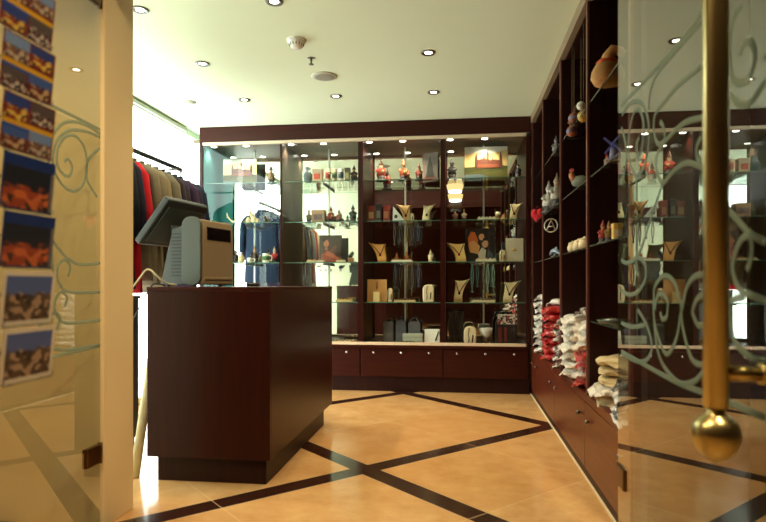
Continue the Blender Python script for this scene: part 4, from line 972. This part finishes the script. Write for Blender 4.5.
# tan fabric bags top right
def cloth_bag(label, loc, s, rz):
    t = thing('cloth_bag', label, 'bag', loc, rz)
    tan = simple((196, 146, 84), .8, vary=.25, scale=30, bump=.3)
    link('sack', MB().lathe([(.02*s, 0), (.075*s, .006*s), (.095*s, .04*s), (.09*s, .08*s), (.07*s, .115*s), (.045*s, .135*s)], 18, sy=.8), tan, t)
    link('tie_band', MB().lathe([(.049*s, .118*s), (.066*s, .13*s), (.05*s, .145*s)], 16, sy=.8), simple((214, 90, 30), .7, vary=.3), t)
    link('gathered_top', MB().tube([(0, 0, .13*s), (.005*s, -.005*s, .165*s), (.02*s, -.02*s, .195*s), (.055*s, -.03*s, .185*s), (.075*s, -.03*s, .165*s)], [.045*s, .036*s, .03*s, .026*s, .02*s], 10), tan, t)
    return t
cloth_bag('tan cloth bag with an orange band on the highest right shelf near the door', rp(608, 2.03, .79), .88, R(10))
# hanging painted baubles
def bauble(label, px, z, x, r, c, c2):
    Y, _ = unproj(px, 0, x)
    t = thing('hanging_ornament', label, 'ornament', (x, Y, z), 0, 'painted hanging ornaments')
    link('ball', MB().ball((0, 0, 0), r, 16, 12), simple(c, .35, vary=.5, scale=60), t)
    link('band', MB().lathe([(r*1.01, -.25*r), (r*1.02, 0), (r*1.01, .25*r)], 16), simple(c2, .4, vary=.4, scale=80), t)
    link('cord', MB().tube([(0, 0, r*.98), (0, 0, H-.08-z)], .0012, 5), simple((150, 130, 90), .7), t)
bauble('painted brown and blue ornament ball, upper of the hanging pair', 574, 2.125, .735, .035, (150, 84, 56), (120, 120, 150))
bauble('painted brown and blue ornament ball, lower of the hanging pair', 572, 2.03, .715, .034, (150, 80, 54), (90, 100, 140))
bauble('white hanging ornament ball above the yellow one', 581, 2.16, .75, .027, (220, 212, 190), (200, 196, 180))
bauble('yellow hanging ornament ball beside the painted pair', 583.5, 2.035, .72, .035, (190, 150, 60), (220, 200, 120))
figurine('brown feathery doll on the highest shelf behind the hanging balls', (.77, 4.13, 2.0306), .22, (130, 80, 44), hat=(110, 66, 40), beard=(140, 90, 50), group='figurines on the right shelving')
figurine('thin pewter figurine on the highest shelf in the far bay', rp(556, 2.03, .76), .15, (130, 130, 130), face=(150, 150, 150), hat=(120, 120, 122), base=(90, 90, 92), group='figurines on the right shelving')
# windmill
t = thing('windmill_ornament', 'blue and white windmill ornament near the glass door', 'ornament', rp(614, 1.63, .78), R(-30)); t.scale = (.85,)*3
link('base', MB().box(-.035, .035, -.035, .035, 0, .012), simple((150, 120, 100), .5), t); link('tower', MB().lathe([(.03, .012), (.024, .05), (.017, .09), (.02, .092), (.012, .112), (.002, .12)], 12), simple((110, 110, 150), .4, vary=.5, scale=60), t)
m = MB()
for k in range(4):
    a = R(45+90*k); c, s = math.cos(a), math.sin(a)
    m.prism([(c*.004-s*.009, .095+s*.004+c*.009), (c*.004+s*.003, .095+s*.004-c*.003), (c*.062+s*.003, .095+s*.062-c*.003), (c*.062-s*.009, .095+s*.062+c*.009)], -.032, -.029)
m.tube([(0, -.032, .095), (0, -.015, .095)], .004, 8)
link('sails', m, simple((60, 70, 140), .4), t)
figurine('little white and red figurine beside the windmill ornament', rp(607, 1.63, .80), .075, (190, 180, 170), hat=(170, 40, 40), group='figurines on the right shelving')
# white soldiers
figurine('white knight-like figurine with dark trim, left one on the middle right shelf', rp(549, 1.63, .74), .27, (190, 186, 174), face=(200, 190, 176), hat=(170, 166, 156), base=(50, 50, 50), prop=(120, 120, 100), group='figurines on the right shelving')
figurine('white knight-like figurine, right one beside the upright', rp(557, 1.63, .77), .26, (176, 172, 160), face=(190, 160, 130), hat=(150, 130, 110), base=(60, 60, 60), prop=(180, 110, 80), group='figurines on the right shelving')
# ring ornament with A
Yr, _ = unproj(551, 0, .72)
t = thing('ring_ornament', 'round pewter ring ornament with the letter A inside', 'ornament', (.72, Yr, 1.52), R(-25))
m = MB(); m.tube([(.052*math.cos(2*math.pi*i/28), 0, .052*math.sin(2*math.pi*i/28)) for i in range(28)], .005, 8, True); link('ring', m, simple((176, 170, 150), .35, .7), t)
m = MB(); m.tube([(-.034, 0, -.036), (0, 0, .042), (.034, 0, -.036)], .0055, 8); m.tube([(-.022, 0, -.008), (.022, 0, -.008)], .005, 8); link('letter_a', m, simple((190, 184, 164), .35, .7), t)
link('cord', MB().tube([(0, 0, .056), (0, 0, .1015)], .0012, 5), BLACK, t)
t = thing('hanging_bell', 'small brown bell hanging above the ring ornament', 'ornament', (.78, Yr, 1.50), 0); COL.objects.unlink(t); bpy.data.objects.remove(t)
# red plush
t = thing('red_plush_heart', 'bright red plush heart on the middle shelf in the far bay', 'plush', rp(537.5, 1.63, .74), R(-20)); t.scale = (.75,)*3
m = MB(); m.ball((-.035, 0, .115), (.05, .04, .06), 14, 10); m.ball((.035, 0, .115), (.05, .04, .06), 14, 10); m.lathe([(.012, 0), (.035, .03), (.062, .07), (.076, .1), (.06, .125)], 16, sy=.5)
link('body', m, simple((190, 16, 24), .8, vary=.2), t); link('loop', MB().tube(smooth_path([(-.01, 0, .16), (-.012, 0, .2), (.012, 0, .2), (.01, 0, .16)], 4), .003, 6), simple((120, 10, 16), .7), t)
# rooster
t = thing('rooster_ornament', 'grey-green rooster ornament with a red comb on the middle right shelf', 'ornament', rp(580, 1.63, .77), R(-35)); t.scale = (.8,)*3
gg = simple((110, 116, 96), .5, vary=.4, scale=40)
link('body', MB().ball((0, 0, .06), (.07, .035, .045), 14, 10), gg, t); link('neck', MB().tube([(-.04, 0, .07), (-.065, 0, .105), (-.068, 0, .128)], [.03, .022, .02], 10), simple((190, 120, 80), .5, vary=.3), t)
link('comb', MB().prism([(-.085, .14), (-.05, .14), (-.05, .165), (-.06, .152), (-.067, .17), (-.074, .152), (-.083, .165)], -.004, .004), simple((180, 40, 30), .5), t)
link('tail', MB().tube(smooth_path([(.05, 0, .07), (.085, 0, .11), (.1, 0, .15), (.115, 0, .13)], 3), .012, 8), gg, t)
link('beak', MB().lathe([(.008, 0), (.001, .02)], 8, (-.068, 0, .128)), GOLD, t); link('foot', MB().lathe([(.03, 0), (.03, .006), (.012, .012), (.012, .03)], 12), simple((70, 66, 60), .5), t)
# ivory jars, small things on the shelf below
for i, px in enumerate((573, 578.5, 584.5)):
    t = thing('ivory_jar', 'ivory lidded jar on the right shelving, %s of three in a row' % ('farthest', 'middle', 'nearest')[i], 'jar', rp(px, 1.26, .765), 0, 'ivory jars'); t.scale = (.8,)*3
    link('jar', MB().lathe([(.03, 0), (.042, .012), (.045, .04), (.036, .062), (.034, .066)], 16), IVORY, t); link('lid', MB().lathe([(.037, .066), (.034, .076), (.012, .083), (.008, .09), (.002, .093)], 16), IVORY, t)
t = thing('glass_dolphin', 'small blue-grey glass dolphin on the right shelving far bay', 'ornament', rp(555, 1.26, .76), R(-60))
link('body', MB().tube(smooth_path([(-.06, 0, .02), (-.03, 0, .045), (.01, 0, .05), (.05, 0, .03), (.07, 0, .012)], 4), [.004]+[.008, .012, .015, .017, .018, .019, .019, .018, .017, .016, .014, .012, .010, .008, .006][:15]+[.003], 10), simple((120, 136, 150), .15), t)
link('fin', MB().prism([(-.01, .06), (.025, .06), (.02, .085)], -.003, .003), simple((120, 136, 150), .15), t); link('base', MB().lathe([(.03, 0), (.03, .006), (.012, .014), (.010, .034)], 12), simple((90, 96, 100), .2), t)
figurine('red-dressed figurine on the right shelving near the door', rp(603, 1.26, .77), .12, (160, 50, 30), hat=(150, 60, 40), group='figurines on the right shelving')
figurine('olive and gold figurine right of the red-dressed one', rp(609, 1.26, .78), .105, (130, 110, 50), hat=(120, 90, 40), group='figurines on the right shelving')
gift_box('small yellow box at the glass door edge on the right shelving', rp(617, 1.26, .79), (.04, .04, .075), (214, 180, 90), (220, 190, 110), group='boxes on the right shelving', panel=(240, 230, 200))
t = thing('glass_dish', 'flat clear glass dish on the lowest right shelf by the door', 'dish', rp(612, .86, .80))
link('dish', MB().lathe([(.04, 0), (.06, .008), (.072, .022), (.068, .024), (.055, .012), (.002, .006)], 24), simple((84, 96, 88), .1), t); link('foil_sweets', MB().ball((0, 0, .02), (.04, .04, .012), 12, 6), simple((180, 180, 176), .2, .7, vary=.5, scale=120), t)
t = thing('dark_bottle', 'dark bottle standing behind the cream packets by the door', 'bottle', (.96, 2.885, BASE+.0006))
link('bottle', MB().lathe([(.034, 0), (.036, .01), (.036, .17), (.014, .21), (.013, .25)], 16), simple((40, 30, 24), .2), t); link('cap', MB().lathe([(.016, .245), (.016, .275)], 14), simple((110, 80, 60), .4), t); link('paper_label', MB().lathe([(.0365, .05), (.0365, .12)], 16), simple((140, 120, 90), .6), t)
# glowing bowl lamp hung beneath the top shelf of the fourth bay
x_, y_, z_ = pl(455, 2.10, .12)
t = thing('bowl_lamp', 'small glowing yellow bowl lamp hanging under the top shelf left of the large castle canvas', 'lamp', (x_, y_, 1.985))
link('bowl', MB().lathe([(.07, .0), (.078, .02), (.084, .055), (.078, .058), (.072, .02), (.066, .002)], 24), emit((1, .70, .28), 1.1), t); link('diffuser', MB().lathe([(.064, -.022), (.068, -.004), (.066, .003), (.01, .004)], 24), emit((1, .95, .85), 2.2), t)
link('hanger', MB().tube([(0, 0, .003), (0, 0, .1065)], .003, 6).lathe([(.012, .1), (.012, .1065)], 10), STEEL, t)

# ------------------------------------------------------------------ world, camera, colour management
wd = bpy.data.worlds.new('world'); SC.world = wd; wd.use_nodes = True
wd.node_tree.nodes['Background'].inputs[0].default_value = (1, .8, .6, 1); wd.node_tree.nodes['Background'].inputs[1].default_value = .02
cam = bpy.data.cameras.new('camera'); co_ = bpy.data.objects.new('camera', cam); COL.objects.link(co_)
co_.location = (0, 0, CH); co_.rotation_euler = (R(90), 0, TH)
cam.sensor_width = 36; cam.lens = 600/766*36; cam.shift_y = 24/766; cam.clip_start = .05
cam.dof.use_dof = True; cam.dof.focus_distance = 5.2; cam.dof.aperture_fstop = 2.8
SC.camera = co_
vs_ = SC.view_settings; vs_.view_transform = 'Standard'; vs_.look = 'None'; vs_.exposure = 0.15; vs_.gamma = 1.0; vs_.use_curve_mapping = False
SC.cycles.use_denoising = True; SC.cycles.max_bounces = 14; SC.cycles.transparent_max_bounces = 40; SC.cycles.glossy_bounces = 8; SC.cycles.caustics_reflective = False; SC.cycles.sample_clamp_indirect = 6
